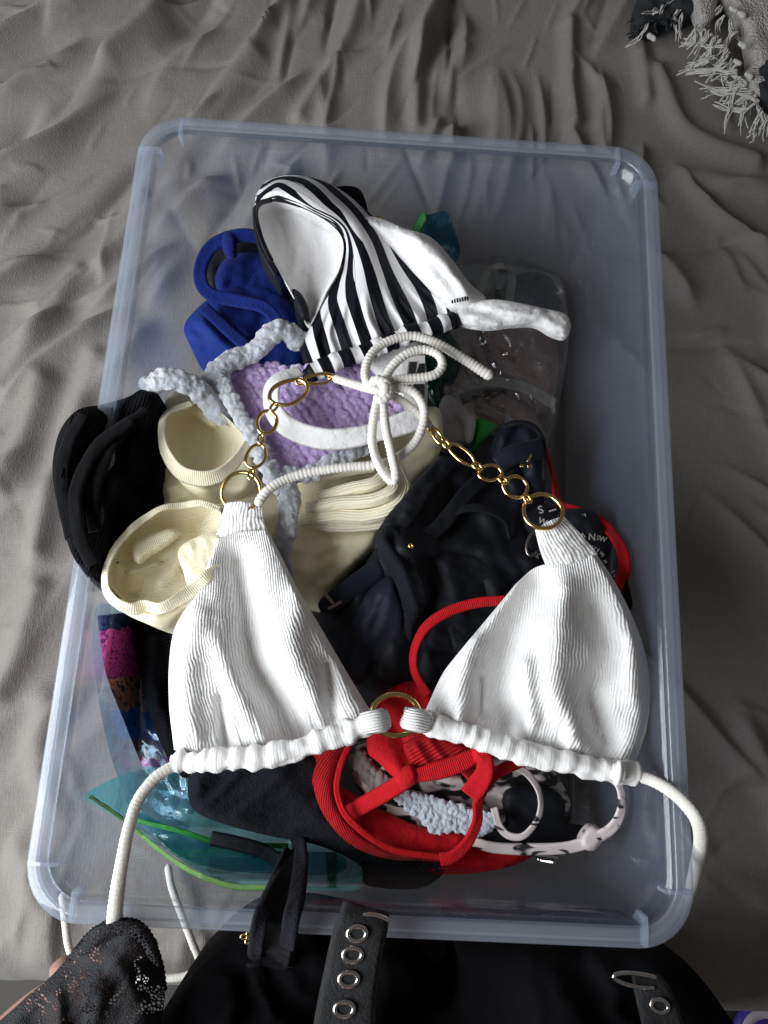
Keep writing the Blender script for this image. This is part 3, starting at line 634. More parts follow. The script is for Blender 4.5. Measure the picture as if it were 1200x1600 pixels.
puffs('edging', T_, chainp([(338,575,.136),(352,610,.140),(375,650,.143),(395,685,.145),(420,735,.146),(440,765,.144)], 5, 6, 42), .0038, M_grey, 42, rough=.35)
puffs('strap', T_, chainp([(232,606,.150),(250,594,.155),(280,594,.154),(308,608,.148),(330,632,.140),(350,655,.136)], 5, 8, 43, 3), .0044, M_grey, 43, rough=.35)
puffs('strap', T_, chainp([(330,592,.140),(352,568,.136),(385,556,.132),(408,540,.132),(425,520,.132),(445,517,.130),(468,532,.122)], 5, 8, 44, 3), .0046, M_grey, 44, rough=.35)
puffs('lower_edging', T_, chainp([(448,742,.142),(480,742,.140),(510,728,.138),(540,712,.134),(570,700,.130)], 5, 6, 45), .0038, M_grey, 45, rough=.35)
core([(232,606,.149),(250,594,.154),(280,594,.153),(308,608,.147),(330,632,.139),(350,655,.135)], .0052); core([(330,592,.139),(352,568,.135),(385,556,.131),(408,540,.131),(425,520,.131),(445,517,.129),(468,532,.121)], .0052); core([(440,755,.143),(452,780,.141),(450,815,.139),(440,850,.137)], .0052); core([(338,575,.135),(352,610,.139),(375,650,.142),(395,685,.144),(420,735,.145),(440,765,.143)], .0042)
puffs('tie', T_, chainp([(440,755,.144),(452,780,.142),(450,815,.140),(440,850,.138)], 5, 9, 46, 3), .0042, M_grey, 46, rough=.35)
ribbon('tie_tail', T_, [(440,835,.138),(440,870,.136),(450,900,.132),(460,925,.124)], [.012,.011,.009,.004], fabric('grey_knit_tie', (.42,.44,.50), .95, .4, crinkle=(400,.001)), t=.003, roll=-15)

# ------------------------------------------------------------------ black and navy swimwear
T_ = thing('black_swimsuit', 'black swimsuit with ruched straps bunched in the middle of the tub', 'swimsuit', U(690, 900, .02)[0])
kz = [(500,960,.105),(600,840,.118),(690,720,.105),(800,700,.090),(850,860,.085),(700,1000,.098),(600,1080,.092)]
lump('body', T_, [(498,970),(515,935),(560,895),(590,850),(620,800),(645,765),(690,715),(750,722),(810,700),(842,790),(850,850),(872,880),(850,950),(780,1010),(700,1050),(660,1085),(600,1090),(555,1070),(525,1020)], kz, M_black, bulge=.014, er=34, thick=.075,
     folds=[([(630,860),(720,850),(830,880)],.010,18),([(620,830),(650,930),(600,1050)],.010,22),([(560,930),(560,1000),(590,1060)],.006,16),([(690,900),(660,1000)],-.008,20),([(720,780),(700,830)],-.010,18),([(760,870),(790,960)],.006,16)], wr=(.005, 44, 70, 3), seed=50)
lump('cup_panel', T_, [(636,870),(680,858),(740,860),(810,880),(846,905),(800,960),(740,1000),(690,1030),(660,1000),(672,940)], [(680,860,.116),(840,900,.098),(690,1020,.104)], M_black, bulge=.008, er=26, thick=.015, wr=(.003,24,30,3), folds=[([(700,880),(720,960)],.004,14)], seed=51)
ribbon('ruched_strap', T_, [(598,862,.128),(612,830,.134),(640,795,.136),(662,762,.132),(700,722,.122)], [.016,.018,.016,.014,.016], M_black, roll=[-10,-30,-20,-15,0], t=.004, cup=-.3, wrin=.0022)
lump('twisted_strap', T_, [(588,832),(612,820),(640,842),(655,880),(672,925),(660,960),(640,1000),(628,960),(615,905),(596,870)], [(590,835,.138),(640,880,.136),(650,980,.122)], M_blackcr, bulge=.008, er=16, thick=.02, s=6, folds=[([(600,845),(630,890),(650,950)],.004,6),([(612,835),(645,885)],-.004,5)], seed=52)
lump('lapel', T_, [(520,1010),(545,960),(590,910),(618,905),(632,960),(622,1010),(590,1050),(550,1072),(528,1050)], [(530,1010,.116),(615,910,.130),(590,1050,.110)], M_navy, bulge=.007, er=22, thick=.012, wr=(.003,26,110,3), folds=[([(560,950),(545,1010)],.003,8)], seed=53)
ribbon('thin_strap', T_, [(680,830,.115),(710,800,.122),(750,794,.122),(790,812,.116),(800,840,.108)], .0075, M_black, roll=20, t=.002)
ribbon('strap', T_, [(655,845,.124),(690,820,.124),(730,770,.120),(770,735,.112),(800,710,.105)], .012, M_black, roll=-20, t=.003, wrin=.001)
lump('tab', T_, [(497,942),(520,920),(560,890),(595,870),(600,905),(560,930),(520,955),(505,958)], [(500,945,.128),(600,880,.124)], M_navy, bulge=.003, er=10, thick=.006, s=6, seed=54)
ring('strap_slider', T_, (642,853,.148), 3, 2.4, .0007, M_gold, 30)
o = ribbon('buckle', T_, [(507,927,.134),(522,944,.135)], .0022, M_gun, t=.0014, wob=0)
ribbon('buckle', T_, [(513,951,.135),(534,940,.135)], .0022, M_gun, t=.0014, wob=0)

T_ = thing('nylon_pouch', 'navy black nylon pouch with gold zip pulls beside the right gold chain', 'pouch', U(815, 720, .02)[0])
lump('body', T_, [(772,690),(786,664),(812,656),(838,664),(851,690),(852,745),(846,800),(815,820),(790,780),(770,730)], [(780,670,.098),(845,690,.094),(815,800,.085)], M_navy, bulge=.010, er=18, thick=.06, folds=[([(800,680),(795,720),(815,760)],-.006,8),([(825,680),(835,740)],.004,8)], wr=(.003,20,80,3), seed=56)
ribbon('flap', T_, [(778,728,.112),(800,712,.116),(825,705,.116),(846,700,.112)], .016, M_navy, roll=-20, t=.003, cup=-.2)
ribbon('piping', T_, [(786,668,.108),(815,660,.112),(840,672,.110),(850,700,.106),(851,750,.102)], .004, M_black, t=.003)
ribbon('zip_pull', T_, [(824,722,.121),(830,710,.122)], .0016, M_gold, t=.0014, wob=0)
ribbon('zip_pull', T_, [(812,728,.120),(819,728,.121)], .0022, M_gold, t=.0014, wob=0)
ribbon('zip_pull', T_, [(824,729,.120),(831,728,.120)], .0022, M_gold, t=.0014, wob=0)

# print fabric with white lettering
T_ = thing('printed_swimwear', 'black swimwear printed with white lettering beside the apex of the right white cup', 'swimwear', U(930, 860, .02)[0])
lump('body', T_, [(872,805),(900,794),(930,800),(950,830),(966,868),(980,905),(988,950),(965,950),(930,900),(880,860)], [(880,805,.105),(980,940,.092)], M_black, bulge=.009, er=18, thick=.05, wr=(.002,18,60,3), seed=58)
lump('lower_body', T_, [(812,805),(850,788),(876,800),(868,850),(850,880),(812,865)], .098, M_black, bulge=.006, er=14, thick=.05, wr=(.003,16,20,3), seed=59)
M_print = fabric('white_print_ink', (.36,.34,.32), .8, 0, weave=2500, var=.12)
def letters(txt, px, py, z, h, ang, root, tilt=0, name='lettering'):
    cu = bpy.data.curves.new(name, 'FONT'); cu.body = txt; cu.size = h*mpp(z)*1.4; cu.extrude = .0002; cu.offset = .00012; cu.resolution_u = 3
    ob = bpy.data.objects.new(name, cu); COL.objects.link(ob); dg = bpy.context.evaluated_depsgraph_get(); dg.update()
    me = bpy.data.meshes.new_from_object(ob.evaluated_get(dg)); bpy.data.objects.remove(ob)
    n = bpy.data.objects.new(name, me); COL.objects.link(n); me.materials.clear(); me.materials.append(M_print)
    n.parent = root; n.location = Vector(U(px, py, z)[0]) - parent_origin(root); n.rotation_euler = (math.radians(tilt), 0, math.radians(-ang)-rz*0); return n
letters('M', 908, 844, .1175, 9, -35, T_); letters('N', 919, 843, .1178, 11, 4, T_); letters('SW', 931, 843, .1165, 8, 12, T_)
for i, ch in enumerate('MYSWIM'):
    a = math.radians(-62+i*17); letters(ch, 921+i*4.2+3*math.sin(i*.6), 856+i*i*.55+i*1.2, .1165-.0009*i, 5, 10+i*11, T_)
letters('S', 843, 803, .1065, 13, -20, T_); letters('W', 840, 816, .1065, 10, 20, T_); letters('I', 857, 797, .1065, 13, 70, T_)
letters('M', 826, 874, .1065, 12, 10, T_); letters('X', 833, 868, .1065, 10, 30, T_)
letters('N', 955, 893, .109, 10, 60, T_); letters('S', 962, 902, .107, 12, 60, T_); letters('W', 972, 925, .103, 10, 70, T_); letters('M', 976, 940, .101, 9, 60, T_)
letters('C', 902, 812, .112, 7, 20, T_); letters('U', 911, 809, .1125, 6, -20, T_)
ring('trim_ring', T_, (833,850,.112), 10, 20, .0012, M_gun, 15, gap=30)

INSIDE = False
# black ribbed swimwear over the left rim
T_ = thing('black_ribbed_swimwear', 'black ribbed swimwear bunched over the tub\'s left rim beside the cream leg openings', 'swimwear', U(170, 770, .12)[0])
lump('body', T_, [(245,612),(252,640),(255,690),(258,735),(250,770),(215,815),(185,855),(165,900),(163,925),(135,900),(112,865),(98,820),(84,760),(83,715),(95,670),(122,640),(160,632),(200,620),(222,608)],
     [(240,620,.150),(255,740,.125),(165,915,.140),(90,740,.172),(110,660,.176),(160,760,.162),(120,860,.178),(95,800,.174),(140,890,.172),(200,830,.115),(245,690,.115),(215,770,.120),(165,885,.125)], M_blackrib, bulge=.012, er=30, thick=.03,
     folds=[([(225,615),(170,680),(130,760),(150,860)],.006,14),([(200,640),(140,700),(105,790),(130,880)],-.005,8),([(240,650),(205,720),(200,800)],.005,14),([(110,690),(96,740),(108,830)],.004,7)], wr=(.003,30,110,3), uvang=20, seed=60)
for pts in ([(205,655,.180),(150,700,.182),(118,770,.184),(125,840,.188),(146,882,.180)], [(228,640,.168),(175,690,.178),(145,770,.178),(148,830,.178)], [(130,648,.184),(104,700,.184),(97,760,.182),(112,840,.186)]):
    ribbon('rolled_edge', T_, pts, .010, M_velvet, roll=-15, t=.0022, wrin=.0008, cup=-.2)
INSIDE = True
# black lower left garment
T_ = thing('black_garment', 'black ribbed garment between the floral bag and the left white cup', 'swimwear', U(250, 1100, .02)[0])
lump('body', T_, [(205,968),(250,985),(290,990),(320,1010),(320,1190),(300,1210),(285,1215),(260,1180),(238,1130),(222,1070),(214,1010)], [(215,980,.098),(300,1200,.100),(240,1100,.094),(300,1000,.110)], M_blackrib, bulge=.010, er=20, thick=.05, folds=[([(240,990),(240,1060),(275,1180)],.006,10),([(262,1000),(265,1100)],-.004,8)], uvang=70, wr=(.003,22,80,3), seed=62)
# black crinkle bottoms, front
T_ = thing('black_bikini_bottom', 'black crinkle bikini bottom spread below the left white cup, its strap over the front rim', 'bikini bottom', U(450, 1290, .02)[0])
lump('panel', T_, [(296,1212),(330,1180),(420,1185),(495,1175),(520,1230),(560,1290),(610,1325),(660,1340),(695,1345),(690,1368),(655,1388),(600,1388),(568,1380),(562,1352),(500,1322),(420,1306),(345,1286),(300,1262)],
     [(300,1240,.104),(420,1190,.104),(500,1300,.098),(680,1365,.080),(580,1380,.078)], M_blackcr, bulge=.010, er=22, thick=.03, wr=(.004,36,-35,3), folds=[([(310,1215),(315,1265)],.002,4),([(430,1200),(500,1280),(620,1350)],.004,20)], seed=64)
ribbon('side_band', T_, [(330,1310,.075),(370,1318,.078),(410,1330,.080),(440,1352,.082)], .010, M_black, roll=15, t=.003)
ribbon('strap', T_, [(462,1300,.090),(466,1330,.110),(455,1370,.140),(442,1410,.168),(430,1445,.182),(424,1475,.172),(421,1492,.150),(419,1512,.11)], [.012,.014,.020,.024,.025,.026,.026], M_velvet, roll=[-40,-30,-10,0,0,0,0], t=.002, cup=.25, wrin=.0012)
ribbon('strap_edge', T_, [(468,1312,.100),(470,1345,.126),(464,1390,.160),(456,1430,.189),(450,1472,.178),(448,1490,.150),(446,1510,.11)], .010, M_blackcr, roll=-15, t=.003, wrin=.0008)
ribbon('strap_edge', T_, [(452,1330,.106),(432,1375,.142),(412,1420,.177),(404,1450,.189),(400,1480,.176),(399,1490,.150),(398,1510,.11)], .009, M_blackcr, roll=15, t=.003, wrin=.0008)

# ------------------------------------------------------------------ tiger print, grey chenille, red
def tiger(name='tiger_print', lo_=.47, sc_=42):
    M, N, L, P = nt(name); tc = N.new('ShaderNodeTexCoord'); ob = tc.outputs['Object']
    mp_ = N.new('ShaderNodeMapping'); L.new(ob, mp_.inputs[0]); mp_.inputs['Scale'].default_value = (1, 2.2, 1); mp_.inputs['Rotation'].default_value = (0, 0, .5)
    n = noise_(N, L, mp_.outputs[0], sc_, 1.5, .5, .9)
    rp = N.new('ShaderNodeValToRGB'); e = rp.color_ramp.elements; e[0].position = lo_; e[0].color = (.012, .011, .012, 1); e[1].position = lo_+.06; e[1].color = (.66, .58, .57, 1)
    L.new(n, rp.inputs[0]); L.new(rp.outputs[0], P.inputs['Base Color']); P.inputs['Roughness'].default_value = .55
    L.new(bump_(N, L, noise_(N, L, ob, 2500), .0001), P.inputs['Normal']); return M
M_tiger = tiger(); M_tie = tiger('tiger_tie_print', .36, 60)
T_ = thing('tiger_bikini', 'black and white tiger print bikini with looped ties, bunched under the red bikini', 'bikini', U(730, 1260, .02)[0])
lump('panel', T_, [(545,1175),(590,1160),(640,1185),(720,1190),(800,1182),(850,1190),(884,1235),(888,1285),(820,1325),(740,1325),(650,1305),(590,1270),(556,1225)], [(550,1180,.082),(700,1200,.086),(880,1240,.070),(760,1320,.074)], M_tiger, bulge=.010, er=22, thick=.045, wr=(.005,26,20,3), folds=[([(700,1215),(780,1215),(840,1200)],.006,10),([(620,1240),(700,1290)],-.006,14)], seed=66)
lump('black_lining', T_, [(788,1240),(820,1228),(862,1232),(882,1252),(886,1285),(915,1296),(938,1297),(920,1316),(860,1324),(790,1326),(755,1312),(760,1290),(790,1285)], [(800,1235,.092),(930,1300,.080),(770,1310,.090)], M_black, bulge=.005, er=14, thick=.02, wr=(.002,16,20,3), seed=67)
ribbon('tie', T_, [(800,1195,.106),(825,1210,.110),(843,1240,.113),(842,1275,.113),(820,1305,.111),(796,1306,.110),(780,1290,.109),(772,1262,.106)], .0052, M_tie, roll=[0,15,25,25,15,5,15], t=.0016)
ribbon('tie', T_, [(850,1196,.118),(900,1204,.120),(945,1212,.120),(966,1226,.120),(972,1255,.118),(962,1287,.115),(935,1308,.111),(890,1324,.106),(830,1327,.104),(770,1324,.102),(730,1312,.096)], [.004,.005,.006,.0085,.0095,.0085,.0075,.007], M_tie, roll=[0,5,15,20,15,5,0], t=.0022)
lump('knot', T_, [(922,1290),(940,1294),(946,1306),(930,1328),(912,1326),(907,1310)], .108, M_tie, bulge=.005, er=8, thick=.008, s=4, seed=68)
ribbon('buckle', T_, [(832,1334,.066),(872,1340,.066)], .0028, M_steel, t=.002, wob=0)
ribbon('buckle', T_, [(838,1342,.064),(868,1348,.064)], .0022, M_steel, t=.002, wob=0)
T_ = thing('chenille_strap', 'short pale grey chenille strap end lying across the tiger print, inside the red straps', 'strap', U(690, 1270, .06)[0])
gp = [(615,1236),(650,1238),(690,1250),(730,1262),(768,1272),(774,1292),(750,1302),(715,1298),(680,1300),(655,1280),(630,1258)]
lump('backing', T_, gp, .1015, M_grey, bulge=.004, er=12, thick=.012, seed=69)
puffs('chenille', T_, hexfill(gp, 6.5, .1045, 70, .5), .0023, fabric('pale_grey_chenille', (.60,.66,.74), .95, .5, weave=1600, weaveh=.001, var=.06, spec=.1), 70, rough=.3)
puffs('chenille_end', T_, chainp([(558,1180,.092),(575,1205,.093),(600,1225,.094),(625,1240,.096)], 6, 9, 71, 3), .0032, fabric('dim_grey_chenille', (.40,.38,.38), .95, .4, weave=1600, weaveh=.001), 71)

T_ = thing('red_bikini', 'bright red bikini with ribbed band and knotted straps under the central gold ring', 'bikini', U(650, 1210, .05)[0])
lump('back_fabric', T_, [(640,1330),(700,1310),(760,1305),(810,1318),(832,1336),(790,1356),(720,1366),(665,1362)], .076, M_red, bulge=.008, er=16, thick=.03, wr=(.003,16,10,4), seed=72)
lump('lining', T_, [(524,1230),(560,1248),(600,1268),(660,1295),(720,1302),(728,1325),(690,1342),(620,1338),(560,1315),(530,1275)], [(530,1240,.100),(600,1260,.092),(720,1310,.098),(600,1335,.108)], M_red, bulge=.003, er=14, thick=.008, wr=(.002,18,20,3), seed=73)
patch('ribbed_band', T_, [(484,1178),(560,1150)], [(690,1345),(725,1334)], [(484,1178),(488,1222),(505,1272),(545,1318),(605,1342),(690,1345)], [(560,1150),(533,1195),(526,1240),(548,1284),(612,1326),(725,1334)],
      lambda u, v, px, py: .112+.006*np.sin(math.pi*u)-.012*np.abs(v-.4)+.0012*fbm(px/20, py/20, 5), M_redrib, 16, 90, .004, uvfun=lambda u, v, X: (.6*v*.13+u*.02, u*.018))
ribbon('binding', T_, [(545,1165,.118),(531,1200,.119),(527,1240,.119),(548,1283,.118),(610,1326,.115),(690,1340,.112)], .0042, M_red, t=.003)
lump('center_panel', T_, [(574,1172),(580,1115),(608,1076),(640,1064),(668,1072),(700,1120),(740,1160),(768,1182),(742,1204),(690,1196),(655,1200),(640,1226),(615,1214),(590,1190)], [(580,1120,.112),(650,1066,.104),(740,1190,.118),(630,1215,.122)], M_red, bulge=.007, er=16, thick=.025, wr=(.002,20,60,3), folds=[([(600,1120),(630,1160),(640,1200)],-.004,10),([(650,1150),(690,1185)],.004,10)], seed=74)
lump('ruched_panel', T_, [(632,1160),(665,1138),(700,1150),(740,1175),(700,1196),(665,1205),(640,1190)], .1235, M_redrib, bulge=.005, er=12, thick=.010, s=5, uvang=60, folds=[([(650,1165),(670,1195)],.003,4),([(670,1155),(695,1190)],.003,4)], seed=75)
lump('knot', T_, [(620,1208),(640,1195),(652,1206),(650,1224),(632,1230),(618,1222)], .130, M_red, bulge=.005, er=9, thick=.010, s=4, seed=76)
ribbon('strap', T_, [(545,1272,.108),(575,1254,.116),(610,1234,.124),(640,1214,.130)], .0115, M_redst, t=.003, wob=.05)
ribbon('strap', T_, [(640,1214,.130),(680,1205,.132),(720,1192,.132),(758,1172,.132)], [.008,.012,.012,.009], M_redst, t=.003, roll=-10)
lump('knot', T_, [(738,1166),(756,1160),(770,1172),(768,1190),(752,1196),(740,1184)], .134, M_red, bulge=.005, er=9, thick=.010, s=4, seed=77)
ribbon('strap_end', T_, [(757,1180,.138),(758,1205,.136),(748,1225,.134),(734,1244,.132)], [.010,.012,.014,.014], M_redst, t=.003, roll=[0,-20,-10,0], wob=0)
ribbon('strap', T_, [(835,1182,.112),(800,1195,.122),(768,1215,.127),(748,1250,.127),(745,1285,.124),(728,1320,.120),(705,1340,.118),(688,1343,.116)], .0085, M_redst, t=.003, roll=[0,0,15,25,20,0])
ribbon('strap', T_, [(726,1202,.126),(740,1218,.122),(752,1240,.118)], .007, M_redst, t=.003, roll=20)
ribbon('strap', T_, [(790,938,.132),(745,942,.132),(700,956,.132),(665,980,.131),(647,1015,.128),(648,1050,.124),(668,1085,.118)], .0072, M_redst, t=.002, roll=[20,10,0,-40,-50,-30])
ribbon('strap', T_, [(852,700,.070),(864,740,.078),(874,785,.090),(905,800,.100),(940,818,.104),(968,850,.105),(976,885,.104),(968,915,.102),(955,945,.098)], .0085, M_redst, t=.002, roll=[60,50,20,0,-10,-20,-30,-30])

# ------------------------------------------------------------------ striped bikini top
def stripe_mat():
    M, N, L, P = nt('black_white_stripe'); tc = N.new('ShaderNodeTexCoord'); sp = N.new('ShaderNodeSeparateXYZ'); L.new(tc.outputs['UV'], sp.inputs[0])
    wob = math_(N, L, 'MULTIPLY_ADD', noise_(N, L, tc.outputs['Object'], 40, 2), .06, -.03)
    fr = math_(N, L, 'FRACT', math_(N, L, 'ADD', sp.outputs[0], wob))
    rp = N.new('ShaderNodeValToRGB'); e = rp.color_ramp.elements; rp.color_ramp.interpolation = 'LINEAR'
    e[0].position = .545; e[0].color = (.004, .005, .009, 1); e[1].position = .560; e[1].color = (.80, .79, .80, 1)
    e2 = rp.color_ramp.elements.new(.985); e2.color = (.80, .79, .80, 1); e3 = rp.color_ramp.elements.new(1.0); e3.color = (.004, .005, .009, 1)
    L.new(fr, rp.inputs[0]); L.new(rp.outputs[0], P.inputs['Base Color']); P.inputs['Roughness'].default_value = .6; P.inputs['Specular IOR Level'].default_value = .15
    L.new(bump_(N, L, noise_(N, L, tc.outputs['Object'], 2500), .0001), P.inputs['Normal']); return M
M_str = stripe_mat()
T_ = thing('striped_bikini_top', 'black and white striped bikini top with white lining, at the back of the heap', 'bikini top', U(590, 450, .05)[0])
NS = 7.2
Lc = [(398,345),(403,320),(428,311),(474,323),(518,347),(539,378),(533,420),(510,462),(484,512),(470,545),(482,588)]
Rc = [(399,305),(418,282),(455,274),(500,281),(545,305),(588,343),(630,392),(672,440),(704,465),(716,478),(716,502)]
def zs(u, v, px, py):
    b = .138 + .022*np.exp(-((px-470)**2+(py-300)**2)/90**2) + .010*np.sin(math.pi*np.clip(u, 0, 1)) - .020*u*(1-v) - .010*v
    gath = smooth((v-.72)/.2)
    b += gath*.0022*np.sin(u*NS*2*math.pi*1.5+.8) + .0025*np.sin(u*9+v*4)*v
    return b - .006*(1-smooth(np.minimum(u, 1-u)/.06))
ZX = lambda L_: np.array([(380+a/3.333, 260+b/3.333) for a, b in L_])
SL = [ZX(l) for l in ([(240,640),(300,740),(290,900),(350,1050)], [(470,480),(440,560),(385,690),(375,780),(400,880),(430,1000)],
      [(60,260),(80,205),(160,172),(270,190),(390,240),(490,300),(528,400),(515,520),(480,620),(462,700),(500,810),(545,940)],
      [(70,190),(115,130),(190,92),(270,155),(360,215),(470,270),(535,330),(556,420),(552,520),(548,610),(575,730),(640,920)],
      [(90,110),(180,62),(290,66),(360,105),(440,195),(520,275),(590,390),(650,520),(690,650),(725,790),(765,880)],
      [(110,70),(180,40),(300,35),(420,80),(520,160),(610,255),(690,370),(735,500),(785,640),(850,770),(885,850)],
      [(450,60),(600,180),(720,320),(840,500),(925,610),(970,710),(995,810)], [(760,280),(900,440),(1010,590),(1075,700),(1097,790)], [(900,380),(1080,600),(1160,700),(1190,780)])]
def stripe_s(X):
    P = X.reshape(-1, 2); Dk = np.stack([polydist(P, cr(l, step=4)) for l in SL], 1)
    pair = Dk[:, :-1]+Dk[:, 1:]; k = pair.argmin(1); r = np.arange(len(P))
    return (k + Dk[r, k]/(Dk[r, k]+Dk[r, k+1]+1e-6)).reshape(X.shape[:2])
patch('cup', T_, [(398,345),(398,325),(399,305)], [(482,588),(540,562),(620,536),(716,502)], Lc, Rc, zs, M_str, 170, 170, .003, uvfun=lambda u, v, X: (stripe_s(X)+.27, v*.1))
lump('cup_lining', T_, [(401,340),(405,322),(430,313),(474,326),(516,350),(536,378),(530,420),(508,460),(490,500),(480,508),(462,470),(440,430),(415,385)], [(405,322,.142),(474,326,.150),(536,378,.140),(485,505,.128),(420,390,.136)], M_lin, bulge=0, er=40, thick=.004, s=6, zmod=hollow(0, .030, 55), wr=(.002,26,70,3), folds=[([(470,390),(455,430)],.003,8),([(500,350),(515,420)],-.003,10)], seed=80)
# rim of the opening: a narrow black roll and a white one on the far side
ribbon('opening_edge', T_, [(424,408,.146),(411,380,.149),(402,352,.152),(399,332,.155),(406,318,.158),(425,312,.160)], .0042, M_black, roll=[-30,-30,-30,-20,0,0], t=.002)
lump('outer_side', T_, [(395,322),(400,350),(410,380),(424,408),(438,440),(425,428),(406,395),(396,355)], .138, M_black, bulge=.004, er=6, thick=.02, s=4, seed=81)
lump('outer_side', T_, [(456,452),(470,458),(481,478),(482,492),(472,498),(462,478)], .130, M_black, bulge=.004, er=6, thick=.03, s=4, seed=87)
# second cup showing its white lining
lump('second_cup', T_, [(560,340),(590,340),(630,356),(672,370),(702,400),(732,440),(760,468),(735,482),(712,480),(690,458),(655,420),(615,380)], [(570,340,.130),(672,372,.138),(755,468,.136),(690,450,.142)], M_lin, bulge=.005, er=12, thick=.012, s=6, folds=[([(650,375),(690,410),(730,460)],.006,10),([(610,365),(660,415)],-.003,10)], wr=(.0035,22,45,4), seed=82)
lump('side_wing', T_, [(714,486),(740,472),(775,468),(815,474),(850,482),(882,490),(892,508),(885,527),(862,522),(836,508),(800,508),(765,512),(730,508),(716,500)], [(720,490,.140),(800,490,.144),(885,510,.140)], M_lin, bulge=.0035, er=7, thick=.005, s=5, folds=[([(740,498),(790,488),(840,494)],.003,5),([(840,484),(860,505),(880,515)],.003,5)], wr=(.0028,13,8,5), seed=83)
def casing(name, root, pts, r, mat, n_g, seed=0, uvs=None, amp=.16, ribs=0):
    P, q = path3(pts, .0006); T, N_, B = frames(P); n = len(P); k = 22
    a = np.linspace(0, 2*np.pi, k, endpoint=False); s_ = q/q[-1]
    ph = 2*np.pi*(s_*n_g + .9*fbm(s_*n_g*.35, s_*0+seed, seed))
    rr = r*(1 + amp*.35*np.sin(ph[:, None]+.9*np.sin(a+.6)[None]) + amp*1.6*fbm(np.repeat((s_*n_g)[:, None], k, 1)*.8, np.sin(a)[None]*1.1+np.cos(a)[None]*.7, seed+2, 3))
    if ribs: rr *= 1+.030*np.sin(2*np.pi*ribs*1.5*s_[:, None]+1.5*np.sin(a)[None]+9*fbm(s_*22, s_*0, seed+7)[:, None]+2*fbm((s_*40)[:, None]+0*a, np.sin(a)[None]*1.5, seed+5))
    e = np.minimum(q, q[-1]-q); rr *= np.clip(np.sqrt(np.clip(e/(r*.6), 0, 1)), .45, 1)[:, None]
    V = P[:, None]+rr[..., None]*(np.cos(a)[None, :, None]*N_[:, None]+.75*np.sin(a)[None, :, None]*B[:, None])
    sv_ = np.interp(s_, uvs, np.arange(len(uvs)))+.27 if isinstance(uvs, list) else s_*(uvs or 1)
    uv = np.stack([np.repeat(sv_[:, None], k, 1).ravel(), np.repeat(a[None], n, 0).ravel()*.003], 1)
    return mk(name, V.reshape(-1, 3), tubefaces(n, k), mat, root, uv)
casing('gathered_hem', T_, [(474,592,.140),(500,577,.142),(560,553,.143),(640,522,.143),(720,496,.140)], .0062, M_str, 13, 84, [.045,.143,.277,.40,.545,.69,.826,.954], .2)
lump('white_fold', T_, [(455,575),(490,590),(540,556),(600,535),(650,520),(660,540),(668,600),(660,640),(610,610),(570,572),(520,570),(470,582)], .128, M_lin, bulge=.004, er=14, thick=.010, s=6, wr=(.002,18,-20,3), seed=85)
ribbon('side_band', T_, [(470,580,.142),(436,592,.148),(424,612,.150),(430,645,.150),(460,672,.151),(510,686,.151),(560,682,.150),(610,668,.149),(668,650,.147)], [.010,.014,.015,.016,.016,.015,.014,.016,.018], M_lin, roll=[-10,-35,-40,-40,-30,-20,-15,-10], t=.003, cup=.15, wrin=.0004)
M_lab = fabric('label_satin', (.66,.64,.62), .5, 0, var=.03); M_ink = fabric('black_ink', (.012,.014,.016), .7, 0)
def flatpatch(name, root, quad, z, mat, t=.0006):
    V = U([p[0] for p in quad], [p[1] for p in quad], z); V2 = V.copy(); V2[:, 2] -= t
    o = mk(name, np.vstack([V2, V]), [(3,2,1,0),(4,5,6,7)]+[(i,(i+1)%4,(i+1)%4+4,i+4) for i in range(4)], mat, root, flat=True); return o
lb = flatpatch('care_label', T_, [(632,656),(664,622),(664,555),(628,560)], .1382, M_lab)
flatpatch('black_tab', T_, [(650,585),(664,585),(664,568),(655,568)], .1390, M_ink); flatpatch('black_tab', T_, [(644,622),(663,622),(663,600),(646,600)], .1390, M_ink)
for i in range(7): flatpatch('barcode_bar', lb, [(636+i*1.9, 584), (636.9+i*1.9+.5*(i % 2), 584), (639.5+i*1.9+.5*(i % 2), 565), (638.6+i*1.9, 565)], .1389, M_ink, .0003)
for i in range(5): flatpatch('print_mark', lb, [(632+i*2.4, 606), (633.4+i*2.4, 606), (633.4+i*2.4, 601), (632+i*2.4, 601)], .1389, M_ink, .0003)
for i in range(7): flatpatch('print_mark', T_, [(706+i*4, 474-i*.8), (708.6+i*4, 473-i*.8), (707.4+i*4, 468-i*.9-(i % 3)), (705.2+i*4, 469-i*.9)], .1496, M_ink, .0006)

